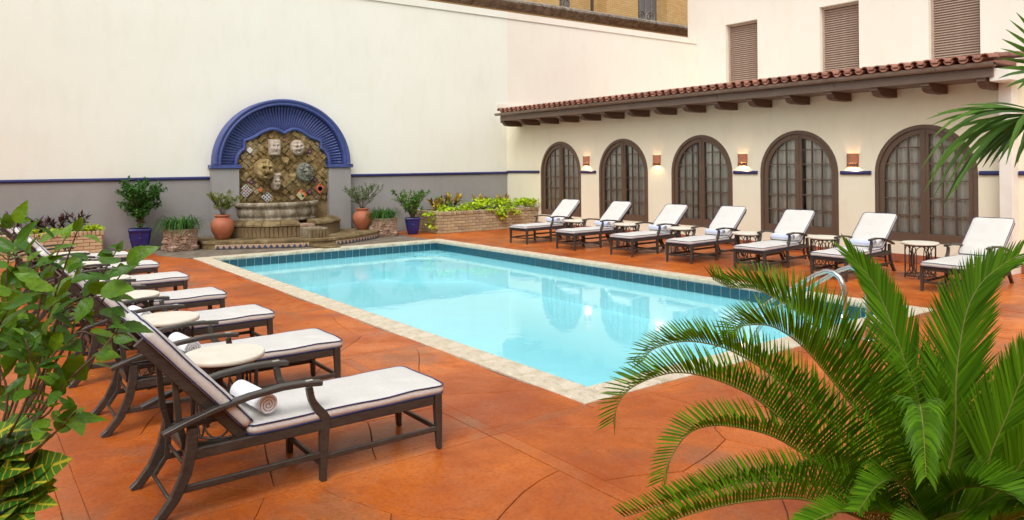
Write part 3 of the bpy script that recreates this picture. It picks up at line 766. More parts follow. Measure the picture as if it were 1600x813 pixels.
def barrel(r0, r1, L, up=True):
    mb = MB(); n = 8; vs = []
    for x, r in ((0, r0), (L, r1)):
        for rr in (r, r - .016):
            for k in range(n + 1):
                a = PI * k / n; vs.append((x, rr * math.cos(a), (rr * math.sin(a)) if up else -rr * math.sin(a)))
    q = n + 1; fs = []
    for k in range(n):
        fs += [(k, k + 1, 2 * q + k + 1, 2 * q + k), (q + k, 3 * q + k, 3 * q + k + 1, q + k + 1), (k, q + k, q + k + 1, k + 1), (2 * q + k, 2 * q + k + 1, 3 * q + k + 1, 3 * q + k)]
    mb.add(vs, fs, 0, False); return mb.mesh('roof_tile', M['rooftile'])
cov, pan = barrel(.072, .062, .48), barrel(.076, .086, .48, False)
rot = Matrix.Rotation(-math.atan(SL), 4, 'Y')
nt_ = int((17.92 - EY0) / PT)
for row in range(2):
    for k in range(nt_ + 1):
        y = EY0 + .05 + PT * k; x = -.93 + .40 * row; j = random.uniform(-.012, .012)
        obj('roof_tile', cov, rf, mat=Matrix.Translation((x + j, y, 3.448 + (x + .93) * SL + .006 * (row > 0))) @ Matrix.Rotation(random.uniform(-.03, .03), 4, 'Z') @ rot)
        if row == 0 and k < nt_: obj('roof_tile', pan, rf, mat=Matrix.Translation((x + .01 + j, y + PT / 2, 3.466 + (x + .93) * SL)) @ rot)
ft = MB()
for row in range(2, 11):
    for k in range(nt_ + 1):
        y = EY0 + .05 + PT * k; x = -.93 + .40 * row; z = 3.448 + (x + .93) * SL
        for q in range(6):
            a, b = PI * q / 6, PI * (q + 1) / 6
            ft.add([(x, y + .078 * math.cos(a), z + .078 * math.sin(a)), (x, y + .078 * math.cos(b), z + .078 * math.sin(b)), (x + .45, y + .066 * math.cos(b), z + .45 * SL + .066 * math.sin(b)), (x + .45, y + .066 * math.cos(a), z + .45 * SL + .066 * math.sin(a))], [(0, 1, 2, 3)])
tag(ft.build('upper_roof_tiles', M['rooftile'], rf), kind='stuff')

# wall lamps between the windows
def wall_lamp(y, z, label):
    t = thing('wall_lamp', label, 'wall lamp', (XW, y, z), group='clay wall lamps between the arched windows')
    sh = MB(); n = 20
    def ringv(r, zz): return [(-r * math.sin(PI * k / n) * .82, r * math.cos(PI * k / n), zz) for k in range(n + 1)]
    def shell(z0, z1, r):
        vs = ringv(r, z0) + ringv(r, z1) + ringv(r - .010, z0) + ringv(r - .010, z1); q = n + 1; fs = []
        for k in range(n): fs += [(k, q + k, q + k + 1, k + 1), (2 * q + k, 2 * q + k + 1, 3 * q + k + 1, 3 * q + k), (q + k, 3 * q + k, 3 * q + k + 1, q + k + 1), (k, k + 1, 2 * q + k + 1, 2 * q + k)]
        return vs, fs
    sh.add(*shell(-.055, .135, .118)); sh.add(*shell(-.135, -.118, .118))
    sh.build('lamp_shade', M['lampclay'], t)
    bd = MB(); bd.add(*shell(-.1175, -.0555, .106)); o = bd.build('pierced_band', M['tail'], t)
    lt = MB()
    for k in range(9):
        a = PI * (k + .8) / 10.6; c = Vector((-.112 * math.sin(a) * .82, .112 * math.cos(a), -.0865)); lt.box(c, (.010, .012, .058))
    lt.build('lattice', M['terracotta'], o)
    bl = MB(); bl.lathe([(.002, -.03), (.02, -.02), (.026, 0), (.02, .02), (.002, .03)], 10, (-.05, 0, .0)); bl.build('bulb', M['bulb'], t)
    L = bpy.data.lights.new('lamp glow', 'POINT'); L.energy = 5.5; L.color = (1, .66, .33); L.shadow_soft_size = .03
    lo = bpy.data.objects.new('lamp_light', L); COL.objects.link(lo); lo.parent = t; lo.location = (-.05, 0, -.07)
    return t
wall_lamp(15.13, 1.925, 'lit clay wall lamp farthest back, between the first and second arched windows')
wall_lamp(12.578, 1.915, 'lit clay wall lamp with no navy rail below it, between the second and middle windows')
wall_lamp(10.087, 1.90, 'lit clay wall lamp above the navy rail between the middle and fourth windows')
wall_lamp(7.585, 1.865, 'lit clay wall lamp nearest the right, before the last arched window')

# ------------------------------------------------------------------ tall facade with louvred windows
fac = thing('louvred_building', 'tall cream building with brown louvred openings above the tiled roof', 'building', (XF, 0, 0))
WIN = [(16.07, 17.43, 6.95), (12.345, 13.68, 6.95), (8.865, 10.24, 6.95)]
FY0, FY1, FZ = 1.0, 19.21, 9.5; ZB = 4.55
g = MB(); ys = [FY0]
for a, b, z in sorted(WIN): ys += [a, b]
ys.append(FY1)
for k in range(0, len(ys), 2): g.add([(0, ys[k], 0), (0, ys[k + 1], 0), (0, ys[k + 1], FZ), (0, ys[k], FZ)], [(0, 3, 2, 1)])
for a, b, z in WIN:
    g.add([(0, a, z), (0, b, z), (0, b, FZ), (0, a, FZ)], [(0, 3, 2, 1)]); g.add([(0, a, 0), (0, b, 0), (0, b, ZB), (0, a, ZB)], [(0, 3, 2, 1)])
    p = [(a, ZB), (b, ZB), (b, z), (a, z)]
    for k in range(4): g.add([(0, *p[k]), (0, *p[(k + 1) % 4]), (.30, *p[(k + 1) % 4]), (.30, *p[k])], [(0, 3, 2, 1)])
g.add([(0, FY1, 0), (8, FY1, 0), (8, FY1, FZ), (0, FY1, FZ)], [(0, 3, 2, 1)]); g.add([(0, FY0, 0), (8, FY0, 0), (8, FY0, FZ), (0, FY0, FZ)], [(0, 1, 2, 3)]); g.add([(0, FY0, FZ), (8, FY0, FZ), (8, FY1, FZ), (0, FY1, FZ)], [(0, 1, 2, 3)])
g.build('wall', M['facade'], fac)
for i, (a, b, z) in enumerate(WIN):
    d = .16
    f = MB(); f.bx(d, d + .1, a + .001, a + .07, ZB, z - .001); f.bx(d, d + .1, b - .07, b - .001, ZB, z - .001); f.bx(d, d + .1, a + .0705, b - .0705, z - .08, z - .001); f.bx(d, d + .1, a + .0705, b - .0705, ZB, ZB + .06); f.bx(d + .2, d + .21, a, b, ZB, z)
    lf = f.build('louvre_frame', M['louvre'], fac)
    s_ = MB(); s_.box((0, 0, 0), (.092, b - a - .142, .014), rot=Matrix.Rotation(-.80, 3, 'Y')); smh = s_.mesh('slat', M['louvre'])
    zz = ZB + .11
    while zz < z - .1: obj('slat', smh, lf, (d + .06, (a + b) / 2, zz)); zz += .074
# ------------------------------------------------------------------ yellow brick church-like building beyond
yb = thing('brick_building', 'yellow brick building with a stained stone cornice beyond the back wall', 'building', (0, 24, 0))
g = MB(); g.bx(12, 36, 0, 1.0, 0, 8.03); g.build('lower_wall', M['ybrick'], yb)
g = MB(); g.prism([(-.30, 8.24), (-.02, 8.034), (.9, 8.034), (.9, 8.50), (-.2, 8.47), (-.36, 8.38), (-.36, 8.30)][::-1], 12, 36, axis='x'); g.build('cornice', M['cornice'], yb)
g = MB(); g.bx(12, 36, .9, 6, 8.03, 14); g.build('upper_wall', M['ybrick'], yb)
for x0, x1 in ((19.6, 20.8), (23.6, 25.6), (27.6, 29.2), (30.5, 33)):
    g = MB(); g.bx(x0, x1, .35, .896, 8.504, 14); g.build('brick_pier', M['ybrick'], yb)
for x0, x1 in ((20.9, 21.7), (25.75, 27.35)):
    g = MB(); g.bx(x0, x1, .78, .897, 8.56, 12); w_ = g.build('leaded_window', M['darkglass'], yb)
    g = MB()
    for k in range(1, 4): g.bx(x0 + (x1 - x0) * k / 4 - .02, x0 + (x1 - x0) * k / 4 + .02, .74, .779, 8.56, 12)
    for cx in (x0 + (x1 - x0) * .3, x0 + (x1 - x0) * .7):
        for R in (.15, .28): g.tube([(cx + R * math.cos(2 * PI * k / 16), .76, 8.85 + R * math.sin(2 * PI * k / 16)) for k in range(16)], .022, 5, closed=True)
    g.build('tracery', M['cornice'], w_)
for x in (22.6, 29.5):
    g = MB(); g.tube([(x, .25, 8.505), (x, .25, 14)], .075, 10); g.build('drainpipe', M['eave'], yb)

# ================================================================== FURNITURE
def crv(P, n):
    """Catmull-Rom through points"""
    P = [Vector(p) for p in P]; out = []; Q = [P[0] * 2 - P[1]] + P + [P[-1] * 2 - P[-2]]; m_ = len(P) - 1
    for k in range(n + 1):
        t = k / n * m_; i = min(int(t), m_ - 1); f = t - i; a, b, c, d = Q[i:i + 4]
        out.append(.5 * ((2 * b) + (c - a) * f + (2 * a - 5 * b + 4 * c - d) * f * f + (3 * b - a - 3 * c + d) * f ** 3))
    return out
LG_L = 'sun loungers in the row left of the pool'; LG_R = 'sun loungers in the row below the arched windows'
def make_lounger():
    t = thing('sun_lounger', 'x', 'sun lounger')
    W = M['frame']
    for s_ in (-1, 1):
        y = .275 * s_
        MB().cbox((.93, y, .326), (1.50, .030, .058), .004).build('side_rail', W, t)
        MB().sweep([(.20, y, .468), (.195, y, .36), (.165, y, .23), (.11, y, .115), (.04, y, .03), (0, y, -.0)], (0, 1, 0), .042, [.050, .056, .056, .052, .047, .042], .005).build('rear_leg', W, t)
        MB().sweep([(1.725, y, 0), (1.72, y, .015), (1.715, y, .20), (1.71, y, .362)], (0, 1, 0), [.030, .034, .044, .05], [.030, .034, .046, .05], .004).build('front_leg', W, t)
        ml = crv([(.925, y, 0), (.928, y, .15), (.935, y, .30), (.940, y, .365), (.895, y, .428), (.860, y, .49), (.846, y, .560)], 18); MB().sweep(ml, (0, 1, 0), .042, [.036 + .022 * math.sin(PI * min(1, i / 16)) ** 1.5 for i in range(19)], .004).build('middle_leg', W, t)
        a = MB(); ap = [(.055, .462), (.17, .502), (.32, .545), (.50, .578), (.68, .594), (.80, .592), (.915, .580)]
        a.sweep([(x, y + .006 * s_, z) for x, z in ap], (0, 1, 0), [.05, .056, .06, .062, .064, .066, .066], .028, .005)
        ar = a.build('armrest', W, t)
        MB().cbox((.845, y + .006 * s_, .602), (.045, .03, .008), .002).build('arm_plate', M['chrome'], ar)
        MB().bar((.12, y, .15), (.915, y, .155), .026, .036, (0, 1, 0)).build('stretcher', W, t)
        MB().bar((.945, y, .135), (1.70, y, .135), .024, .032, (0, 1, 0)).build('stretcher', W, t)
    MB().cbox((1.712, 0, .325), (.034, .50, .056), .004).build('end_rail', W, t)
    for x_, z_, a_, b_ in ((.93, .09, .025, .03), (1.71, .135, .024, .03), (.19, .33, .03, .045)): MB().bar((x_, -.252, z_), (x_, .252, z_), a_, b_).build('cross_rail', W, t)
    sl_ = MB()
    for k in range(14): sl_.cbox((.50 + k * .088, 0, .345), (.055, .52, .014), .003)
    sl_.build('seat_slats', W, t)
    # back rest: frame runs from the pivot up to the top
    P0, P1 = Vector((.475, 0, .350)), Vector((-.05, 0, .952)); D = (P1 - P0).normalized(); NB = Vector((D.z, 0, -D.x)); L = (P1 - P0).length
    b = MB()
    for s_ in (-1, 1):
        y = .235 * s_; b.bar(P0 + Vector((0, y, 0)), P1 + Vector((0, y, 0)), .036, .058, (0, 1, 0), .005)
    for k in range(9):
        q = P0 + D * (.10 + (L - .13) * k / 8); b.bar(q + Vector((0, -.217, 0)), q + Vector((0, .217, 0)), .052, .016, D)
    b.build('backrest_frame', W, t)
    r = MB()
    for s_ in (-1, 1):
        y = .20 * s_
        r.sweep([P0 + D * .50 - NB * .02 + Vector((0, y, 0)), (.15, y, .48), (.19, y, .33), (.17, y, .18), (.10, y, .075)], (0, 1, 0), .022, [.03, .034, .034, .028, .022], .003)
    for x, z in ((.185, .24), (.10, .085)): r.tube([(x, -.21, z), (x, .21, z)], .0105, 8)
    r.bar((.16, -.20, .35), (.42, -.20, .33), .024, .03, (0, 1, 0)); r.bar((.16, .20, .35), (.42, .20, .33), .024, .03, (0, 1, 0))
    r.build('back_support', W, t)
    # cushions: local box grid mapped by a frame
    def cushion(name, L_, Wd, H, org, ex, ey, ez, seed):
        rnd = random.Random(seed); mb = MB()
        rr = .05
        def outline(k):
            pts = []
            for cx, cy, a0 in ((L_ - rr, Wd / 2 - rr, 0), (rr, Wd / 2 - rr, PI / 2), (rr, -Wd / 2 + rr, PI), (L_ - rr, -Wd / 2 + rr, 1.5 * PI)):
                for q in range(5):
                    a = a0 + PI / 2 * q / 4; pts.append((cx + (rr - k) * math.cos(a), cy + (rr - k) * math.sin(a)))
            # subdivide long edges
            out = []
            for i in range(len(pts)):
                p, q = pts[i], pts[(i + 1) % len(pts)]; d = math.hypot(q[0] - p[0], q[1] - p[1]); n = max(1, int(d / .09))
                for j in range(n): out.append((p[0] + (q[0] - p[0]) * j / n, p[1] + (q[1] - p[1]) * j / n))
            return out
        base = outline(0)
        def ring_(k, z, wob):
            o = []
            for x, y in base:
                sx = (x - L_ / 2) / (L_ / 2); sy = y / (Wd / 2)
                x2 = L_ / 2 + (x - L_ / 2) * (1 - k / (L_ / 2)); y2 = y * (1 - k / (Wd / 2))
                w_ = wob * mnoise.noise(Vector((x * 5 + seed, y * 5, 0)))
                o.append(org + ex * x2 + ey * y2 + ez * (z + w_ - (0 if k > .26 else .006) * abs(mnoise.noise(Vector((x * 3 + seed, y * 9, 7))))))
            return o
        rings = [ring_(.02, 0, 0), ring_(.002, .006, 0), ring_(-.006, H * .45, .004), ring_(0, H - .012, .006), ring_(.012, H - .002, .006), ring_(.05, H + .004, .006), ring_(.11, H + .008, .008), ring_(.18, H + .010, .008), ring_(.24, H + .010, .004), ring_(.272, H + .010, 0)]
        n = len(base); vs = [p for r_ in rings for p in r_]
        fs = [(j * n + i, j * n + (i + 1) % n, (j + 1) * n + (i + 1) % n, (j + 1) * n + i) for j in range(len(rings) - 1) for i in range(n)]
        fs += [tuple(range(n - 1, -1, -1)), tuple(range((len(rings) - 1) * n, len(rings) * n))]
        mb.add(vs, fs, 0, True); o = mb.build(name, M['cushion'], t)
        pp = MB()
        for kk, z in ((-.004, H - .008), (-.002, .006)): pp.tube(ring_(kk, z, .006 if z > .02 else 0), .0042, 6, closed=True)
        pp.build('piping', M['piping'], o)
    ex, ey, ez = Vector((1, 0, 0)), Vector((0, 1, 0)), Vector((0, 0, 1))
    cushion('seat_cushion', 1.27, .575, .066, Vector((.495, 0, .357)), ex, ey, ez, 3)
    o0 = P0 + NB * .030 + D * .028
    cushion('back_cushion', .80, .56, .072, o0, D, -ey, NB, 11)
    return t
L0 = make_lounger(); index_kids(L0)
def place(proto, first, loc, rz, label, group):
    o = proto if first else copy_tree(proto)
    o.location = loc; o.rotation_euler = (0, 0, rz); o['label'] = label; o['group'] = group; return o
left = [(.80, 4.48, 0), (.80, 6.09, -.01), (.755, 7.57, .012), (.715, 9.07, -.008), (.715, 10.76, .01), (.69, 12.46, -.012), (.60, 14.1, .01)]
ln = ['nearest sun lounger, large in the left foreground, white cushion and rolled towel', 'second sun lounger from the camera in the left row, behind the nearest round table',
      'third sun lounger from the camera in the left row', 'fourth sun lounger from the camera in the left row', 'fifth sun lounger from the camera in the left row',
      'sixth sun lounger from the camera in the left row', 'farthest sun lounger of the left row, by the buff brick planter']
for i, (x, y, rz) in enumerate(left): place(L0, i == 0, (x, y, 0), rz, ln[i], LG_L)
right = [(10.55, 13.90, .10), (10.58, 12.26, .04), (10.68, 10.67, .07), (10.74, 9.24, .07), (10.82, 7.77, .10), (10.93, 6.40, .06), (10.98, 4.74, .02)]
rn = ['farthest sun lounger of the right row, in front of the first arched window', 'second sun lounger of the right row counted from the planter', 'third sun lounger of the right row counted from the planter',
      'middle sun lounger of the right row, below the lamp without a rail', 'fifth sun lounger of the right row, before the fourth arched window', 'sixth sun lounger of the right row, just beyond the grab rails',
      'sun lounger at the right end of its row, partly behind palm fronds']
def rpos(fx, cy, rz):    # front centre at fx,cy; body runs to +X turned by rz
    th = PI + rz; return (fx - 1.72 * math.cos(th), cy - 1.72 * math.sin(th), 0), th
RT = [rpos(*r_) for r_ in right]
PIV = Matrix.Translation((.475, 0, .35))
for i, (p, th) in enumerate(RT):
    o = place(L0, False, p, th, rn[i], LG_R); tl = PIV @ Matrix.Rotation(math.radians((-8, -7, -9, -7.5, -9, -9, -8.5)[i]), 4, 'Y') @ PIV.inverted()
    for ch in o.children:
        if ch.name.startswith(('back_cushion', 'backrest_frame')): ch.matrix_basis = tl

def make_table():
    t = thing('side_table', 'x', 'side table')
    MB().lathe([(.0, .528), (.255, .528), (.268, .533), (.268, .556), (.262, .564), (.0, .564)][1:-1], 40).build('tabletop', M['tabletop'], t)
    for z in (.515, .045):
        r = MB(); r.tube([(.215 * math.cos(2 * PI * k / 32), .215 * math.sin(2 * PI * k / 32), z) for k in range(32)], .009, 6, closed=True); r.build('base_ring', M['iron'], t)
    lp = MB()
    def loop(half):
        pts = []
        for k in range(24):
            a = 2 * PI * k / 24; th = half * math.cos(a); pts.append((.215 * math.cos(th), .215 * math.sin(th), .28 + .232 * math.sin(a)))
        q = MB(); q.tube(pts, .0075, 6, closed=True); return q.mesh('iron_loop', M['iron'])
    big, small = loop(.56), loop(.17)
    for k in range(6):
        obj('iron_loop', big, t, mat=Matrix.Rotation(2 * PI * k / 6, 4, 'Z'))
        obj('iron_loop', small, t, mat=Matrix.Rotation(2 * PI * (k + .5) / 6, 4, 'Z'))
    for k in range(4):
        f = MB(); f.box((.215, 0, .018), (.02, .02, .036)); obj('foot', f.mesh('foot', M['iron']), t, mat=Matrix.Rotation(PI / 2 * k + .3, 4, 'Z'))
    return t
T0 = make_table(); index_kids(T0)
lt_ = [(1.49, 5.36), (1.45, 6.96), (1.43, 8.45), (1.41, 9.93), (1.40, 11.62), (1.39, 13.15)]
tnl = ['nearest round stone side table, between the two nearest left loungers', 'second round side table in the left row', 'third round side table in the left row', 'fourth round side table in the left row, half behind leaves', 'fifth round side table in the left row', 'farthest round side table of the left row, before the buff brick planter']
for i, (x, y) in enumerate(lt_): place(T0, i == 0, (x, y, 0), .4 * i, tnl[i], 'round side tables in the left row')
rt_ = [(11.40, 12.86), (11.52, 11.36), (11.62, 9.92), (11.66, 8.42), (11.98, 7.10), (12.2, 5.60)]
tnr = ['farthest round side table of the right row, between its first two loungers', 'second round side table of the right row from the planter', 'third round side table of the right row from the planter', 'fourth round side table of the right row from the planter', 'fifth round side table of the right row, below the fourth arched window', 'round side table at the right end, with open iron loops in view']
for i, (x, y) in enumerate(rt_): place(T0, False, (x, y, 0), .3 * i + .1, tnr[i], 'round side tables in the right row')

def make_towel():
    mb = MB(); L = .40; turns = 3.3; n = 66; th = .0158
    o, i_ = [], []
    for k in range(n + 1):
        a = -turns * 2 * PI * (1 - k / n) + .6; r = .012 + (.066 - .012) * k / n
        o.append((r * math.cos(a), r * math.sin(a))); i_.append(((r - th) * math.cos(a), (r - th) * math.sin(a)))
    vs = []
    for y in (-L / 2, -L / 2 + .008, L / 2 - .008, L / 2):
        e = .004 if abs(y) > L / 2 - .001 else 0
        for (a, b), (c, d) in zip(o, i_):
            k1 = 1 - e / max(.012, math.hypot(a, b)); vs.append((a * k1, y, b * k1))
        for (a, b), (c, d) in zip(o, i_): vs.append((c, y, d))
    q = 2 * (n + 1)
    for j in range(3):
        for k in range(n):
            stripe = 1 if (n - 17 < k < n - 11) else 0
            mb_f = [(j * q + k, j * q + k + 1, (j + 1) * q + k + 1, (j + 1) * q + k), (j * q + n + 1 + k, (j + 1) * q + n + 1 + k, (j + 1) * q + n + 2 + k, j * q + n + 2 + k)]
            mb.f += mb_f; mb.mi += [stripe, 0]; mb.sm += [True, True]
    mb.v = vs
    for j in (0, 3):
        for k in range(n): mb.f.append([j * q + k, j * q + k + 1, j * q + n + 2 + k, j * q + n + 1 + k]); mb.mi.append(0); mb.sm.append(False)
    mb.f.append([n, q + n, q + 2 * n + 1, 2 * n + 1]); mb.mi.append(0); mb.sm.append(False)
    return mb.mesh('rolled_towel', M['towel'], M['towel_blue'])
twm = make_towel()
def towel(i, base, th, label, grp, dx=.60, dy=.0, tw=0.0, roll=0.0):
    p = Vector((dx, dy, .357 + .076 + .064)); R = Matrix.Rotation(th, 4, 'Z')
    o = obj('rolled_towel', twm, None, mat=Matrix.Translation(Vector(base) + R.to_3x3() @ p) @ R @ Matrix.Rotation(tw, 4, 'Z') @ Matrix.Rotation(roll, 4, 'Y'))
    tag(o, label, 'towel', grp)
for i, (x, y, rz) in enumerate(left[:4]):
    towel(i, (x, y, 0), rz, ['rolled white towel on the nearest lounger, its spiral end in view', 'rolled white towel on the second left lounger, behind the nearest table', 'rolled white towel on the third left lounger', 'rolled white towel on the fourth left lounger'][i], 'rolled towels on the left loungers', .60, -.04 if i == 0 else .02, .10, 3.6)
wn = ['farthest', 'second', 'third', 'middle', 'fifth', 'sixth']
for i, (p, th) in enumerate(RT[:6]):
    towel(i, p, th, 'rolled white towel with a pale blue stripe on the %s lounger of the right row' % wn[i], 'rolled towels on the right loungers', .60, .02, 0.03 * (i % 3), 2.2)

# ================================================================== POTS AND PLANTERS
def urn(x, y, z, s_, label):
    prof = [(.11, 0), (.125, .005), (.155, .05), (.205, .13), (.243, .22), (.255, .30), (.248, .36), (.222, .42), (.185, .465), (.150, .49), (.142, .505), (.150, .52), (.170, .53), (.174, .545), (.170, .56), (.150, .562), (.138, .55), (.132, .50), (.13, .48)]
    mb = MB(); mb.lathe([(r * s_, h * s_) for r, h in prof], 40, cap=False); mb.lathe([(.001, .003), (.11 * s_, .003)], 20, cap=False)
    t = thing('terracotta_urn', label, 'urn', (x, y, z), group='terracotta urns either side of the fountain'); mb.build('urn_body', M['terracotta'], t)
    MB().lathe([(.002, .50 * s_), (.131 * s_, .495 * s_)], 20, cap=False).build('soil', M['soil'], t); return t
urn(4.95, 17.85, .185, 1.02, 'round terracotta urn on the left end of the fountain plinth')
urn(8.56, 18.05, .185, 1.0, 'round terracotta urn on the right end of the fountain plinth')
def blue_pot(x, y, s_, label, rz):
    t = thing('glazed_pot', label, 'plant pot', (x, y, 0), rz, 'cobalt blue glazed pots')
    mb = MB(); prof = [(.15, 0, .03), (.165, .02, .04), (.215, .20, .05), (.235, .34, .05), (.24, .385, .05), (.255, .395, .05), (.262, .41, .05), (.262, .445, .05), (.25, .452, .05), (.225, .45, .045), (.22, .38, .045)]
    rings = []
    for h, z, rr in prof:
        pts = []
        for cx, cy, a0 in ((1, 1, 0), (-1, 1, PI / 2), (-1, -1, PI), (1, -1, 1.5 * PI)):
            for q in range(5):
                a = a0 + PI / 2 * q / 4; pts.append(Vector(((cx * (h - rr) + rr * math.cos(a)) * .9, (cy * (h - rr) + rr * math.sin(a)) * .86, z * 1.12)) * s_)
        rings.append(pts)
    n = 20; vs = [p for r_ in rings for p in r_]
    fs = [(j * n + i, j * n + (i + 1) % n, (j + 1) * n + (i + 1) % n, (j + 1) * n + i) for j in range(len(rings) - 1) for i in range(n)] + [tuple(range(n - 1, -1, -1))]
    mb.add(vs, fs, 0, True); mb.build('pot_body', M['blueglaze'], t)
    MB().box((0, 0, .45 * s_), (.37 * s_, .37 * s_, .02)).build('soil', M['soil'], t)
    for k in range(4):
        rb = MB(); rb.sweep([Vector((.216, 0, .43)) * s_, Vector((.213, 0, .38)) * s_, Vector((.204, 0, .315)) * s_, Vector((.212, 0, .295)) * s_], (0, 1, 0), .05 * s_, .018, .005); obj('moulding', rb.mesh('moulding', M['blueglaze']), t, mat=Matrix.Rotation(PI / 2 * k, 4, 'Z'))
    return t
blue_pot(3.30, 18.35, 1.0, 'cobalt blue glazed pot left of the lion planter, by the grey wall', -.16)
blue_pot(9.90, 17.78, .88, 'cobalt blue glazed pot at the left end of the right brick planter', -.42)

# relief faces
def gs(u, v, cu, cv, su, sv, h): return h * math.exp(-((u - cu) / su) ** 2 - ((v - cv) / sv) ** 2)
def face_h(u, v, lion=True, seed=0.0):
    """height of a carved face, u right, v up, both about -1..1"""
    r = math.hypot(u, v * .95); h = 0
    if lion:
        th = math.atan2(v, u); mane = max(0, min(1, (r - .42) / .15)) * max(0, min(1, (1.0 - r) / .18))
        h += mane * (.10 + .075 * math.sin(th * 17 + r * 14 + 3 * mnoise.noise(Vector((u * 4, v * 4, seed)))) + .09 * mnoise.noise(Vector((u * 11, v * 11, seed))))
        h += gs(u, v, 0, .0, .34, .46, .36)
        h += gs(u, v, 0, -.22, .19, .13, .30) + gs(u, v, 0, .08, .08, .28, .24) + gs(u, v, 0, -.08, .12, .06, .12)
        h += gs(u, v, .24, .26, .15, .07, .16) + gs(u, v, -.24, .26, .15, .07, .16)
        h -= gs(u, v, .19, .12, .085, .06, .36) + gs(u, v, -.19, .12, .085, .06, .36)
        h -= gs(u, v, 0, -.37, .17, .04, .34); h += gs(u, v, 0, -.47, .13, .09, .20)
        h += gs(u, v, .43, .52, .11, .11, .20) + gs(u, v, -.43, .52, .11, .11, .20)
        h -= gs(u, v, 0, -.14, .02, .06, .06)
    else:
        h += max(0, 1 - r * r) ** .5 * .34 if r < 1 else 0
        h += gs(u, v, 0, .02, .10, .26, .24) + gs(u, v, 0, -.16, .16, .09, .18)
        h += gs(u, v, .30, .30, .22, .08, .17) + gs(u, v, -.30, .30, .22, .08, .17)
        h -= gs(u, v, .27, .16, .12, .09, .20) + gs(u, v, -.27, .13, .12, .08, .17)
        h += gs(u, v, .40, -.12, .2, .2, .12) + gs(u, v, -.40, -.12, .2, .2, .12)
        h -= gs(u, v, .02, -.44, .13, .10, .26); h += gs(u, v, 0, -.29, .18, .05, .08) + gs(u, v, 0, -.64, .18, .08, .14); h += .09 * mnoise.noise(Vector((u * 3.2, v * 3.2, seed + 8)))
        if v > .45: h += .10 * math.sin(u * 22 + 3 * mnoise.noise(Vector((u * 4, v * 4, seed)))) * min(1, (v - .45) * 4)
    return h + .035 * mnoise.noise(Vector((u * 9, v * 9, seed + 3)))
def lion_planter(x, y, wd, dp, hgt, rz, label):
    t = thing('lion_planter', label, 'planter', (x, y, 0), rz, 'carved lion planters beside the fountain')
    mb = MB(); n = 56
    def side_face(org, ex, ny):
        def fn(u, v):
            a, b = u * 2 - 1, v * 2 - 1; edge = min(1 - abs(a), 1 - abs(b))
            hh = max(0, face_h(a * 1.12, b * 1.12 + .06, True, x)) * .19 * min(1, edge / .05)
            if v < .26 and abs(a) > .52: hh += .055 * min(1, edge / .06) * min(1, (abs(a) - .52) / .12) * (1 + .6 * math.sin(a * 60)) * min(1, (.26 - v) / .06)
            if v > .90: hh = max(hh, .018)
            k = .90 + .10 * v
            p = org + ex * (a * wd / 2 * k) + ny * (hh + (dp / 2) * k) + Vector((0, 0, v * hgt)); return p
        mb.grid(fn, n, n)
    o = Vector((0, 0, 0))
    side_face(o, Vector((1, 0, 0)), Vector((0, -1, 0))); side_face(o, Vector((0, -1, 0)), Vector((-1, 0, 0))); side_face(o, Vector((0, 1, 0)), Vector((1, 0, 0)))
    mb.build('carved_body', M['lion'], t)
    rm = MB(); a, b = wd / 2, dp / 2
    ring(-a, a, -b, b, -a + .05, a - .05, -b + .05, b - .05, hgt, rm)
    v = [(-a + .05, -b + .05), (a - .05, -b + .05), (a - .05, b - .05), (-a + .05, b - .05)]
    for k in range(4): rm.add([(*v[k], hgt), (*v[(k + 1) % 4], hgt), (*v[(k + 1) % 4], hgt - .1), (*v[k], hgt - .1)], [(0, 3, 2, 1)])
    rm.bx(-a * .9, a * .9, b * .9, b * .95, 0, hgt - .002)
    rm.build('rim', M['lion'], t)
    MB().box((0, 0, hgt - .06), (wd - .11, dp - .11, .02)).build('soil', M['soil'], t)
    return t
lion_planter(4.04, 17.90, .60, .56, .485, .10, 'pinkish carved lion planter at the left end of the fountain apron')
lion_planter(9.04, 17.80, .56, .54, .485, -.10, 'pinkish carved lion planter right of the fountain')

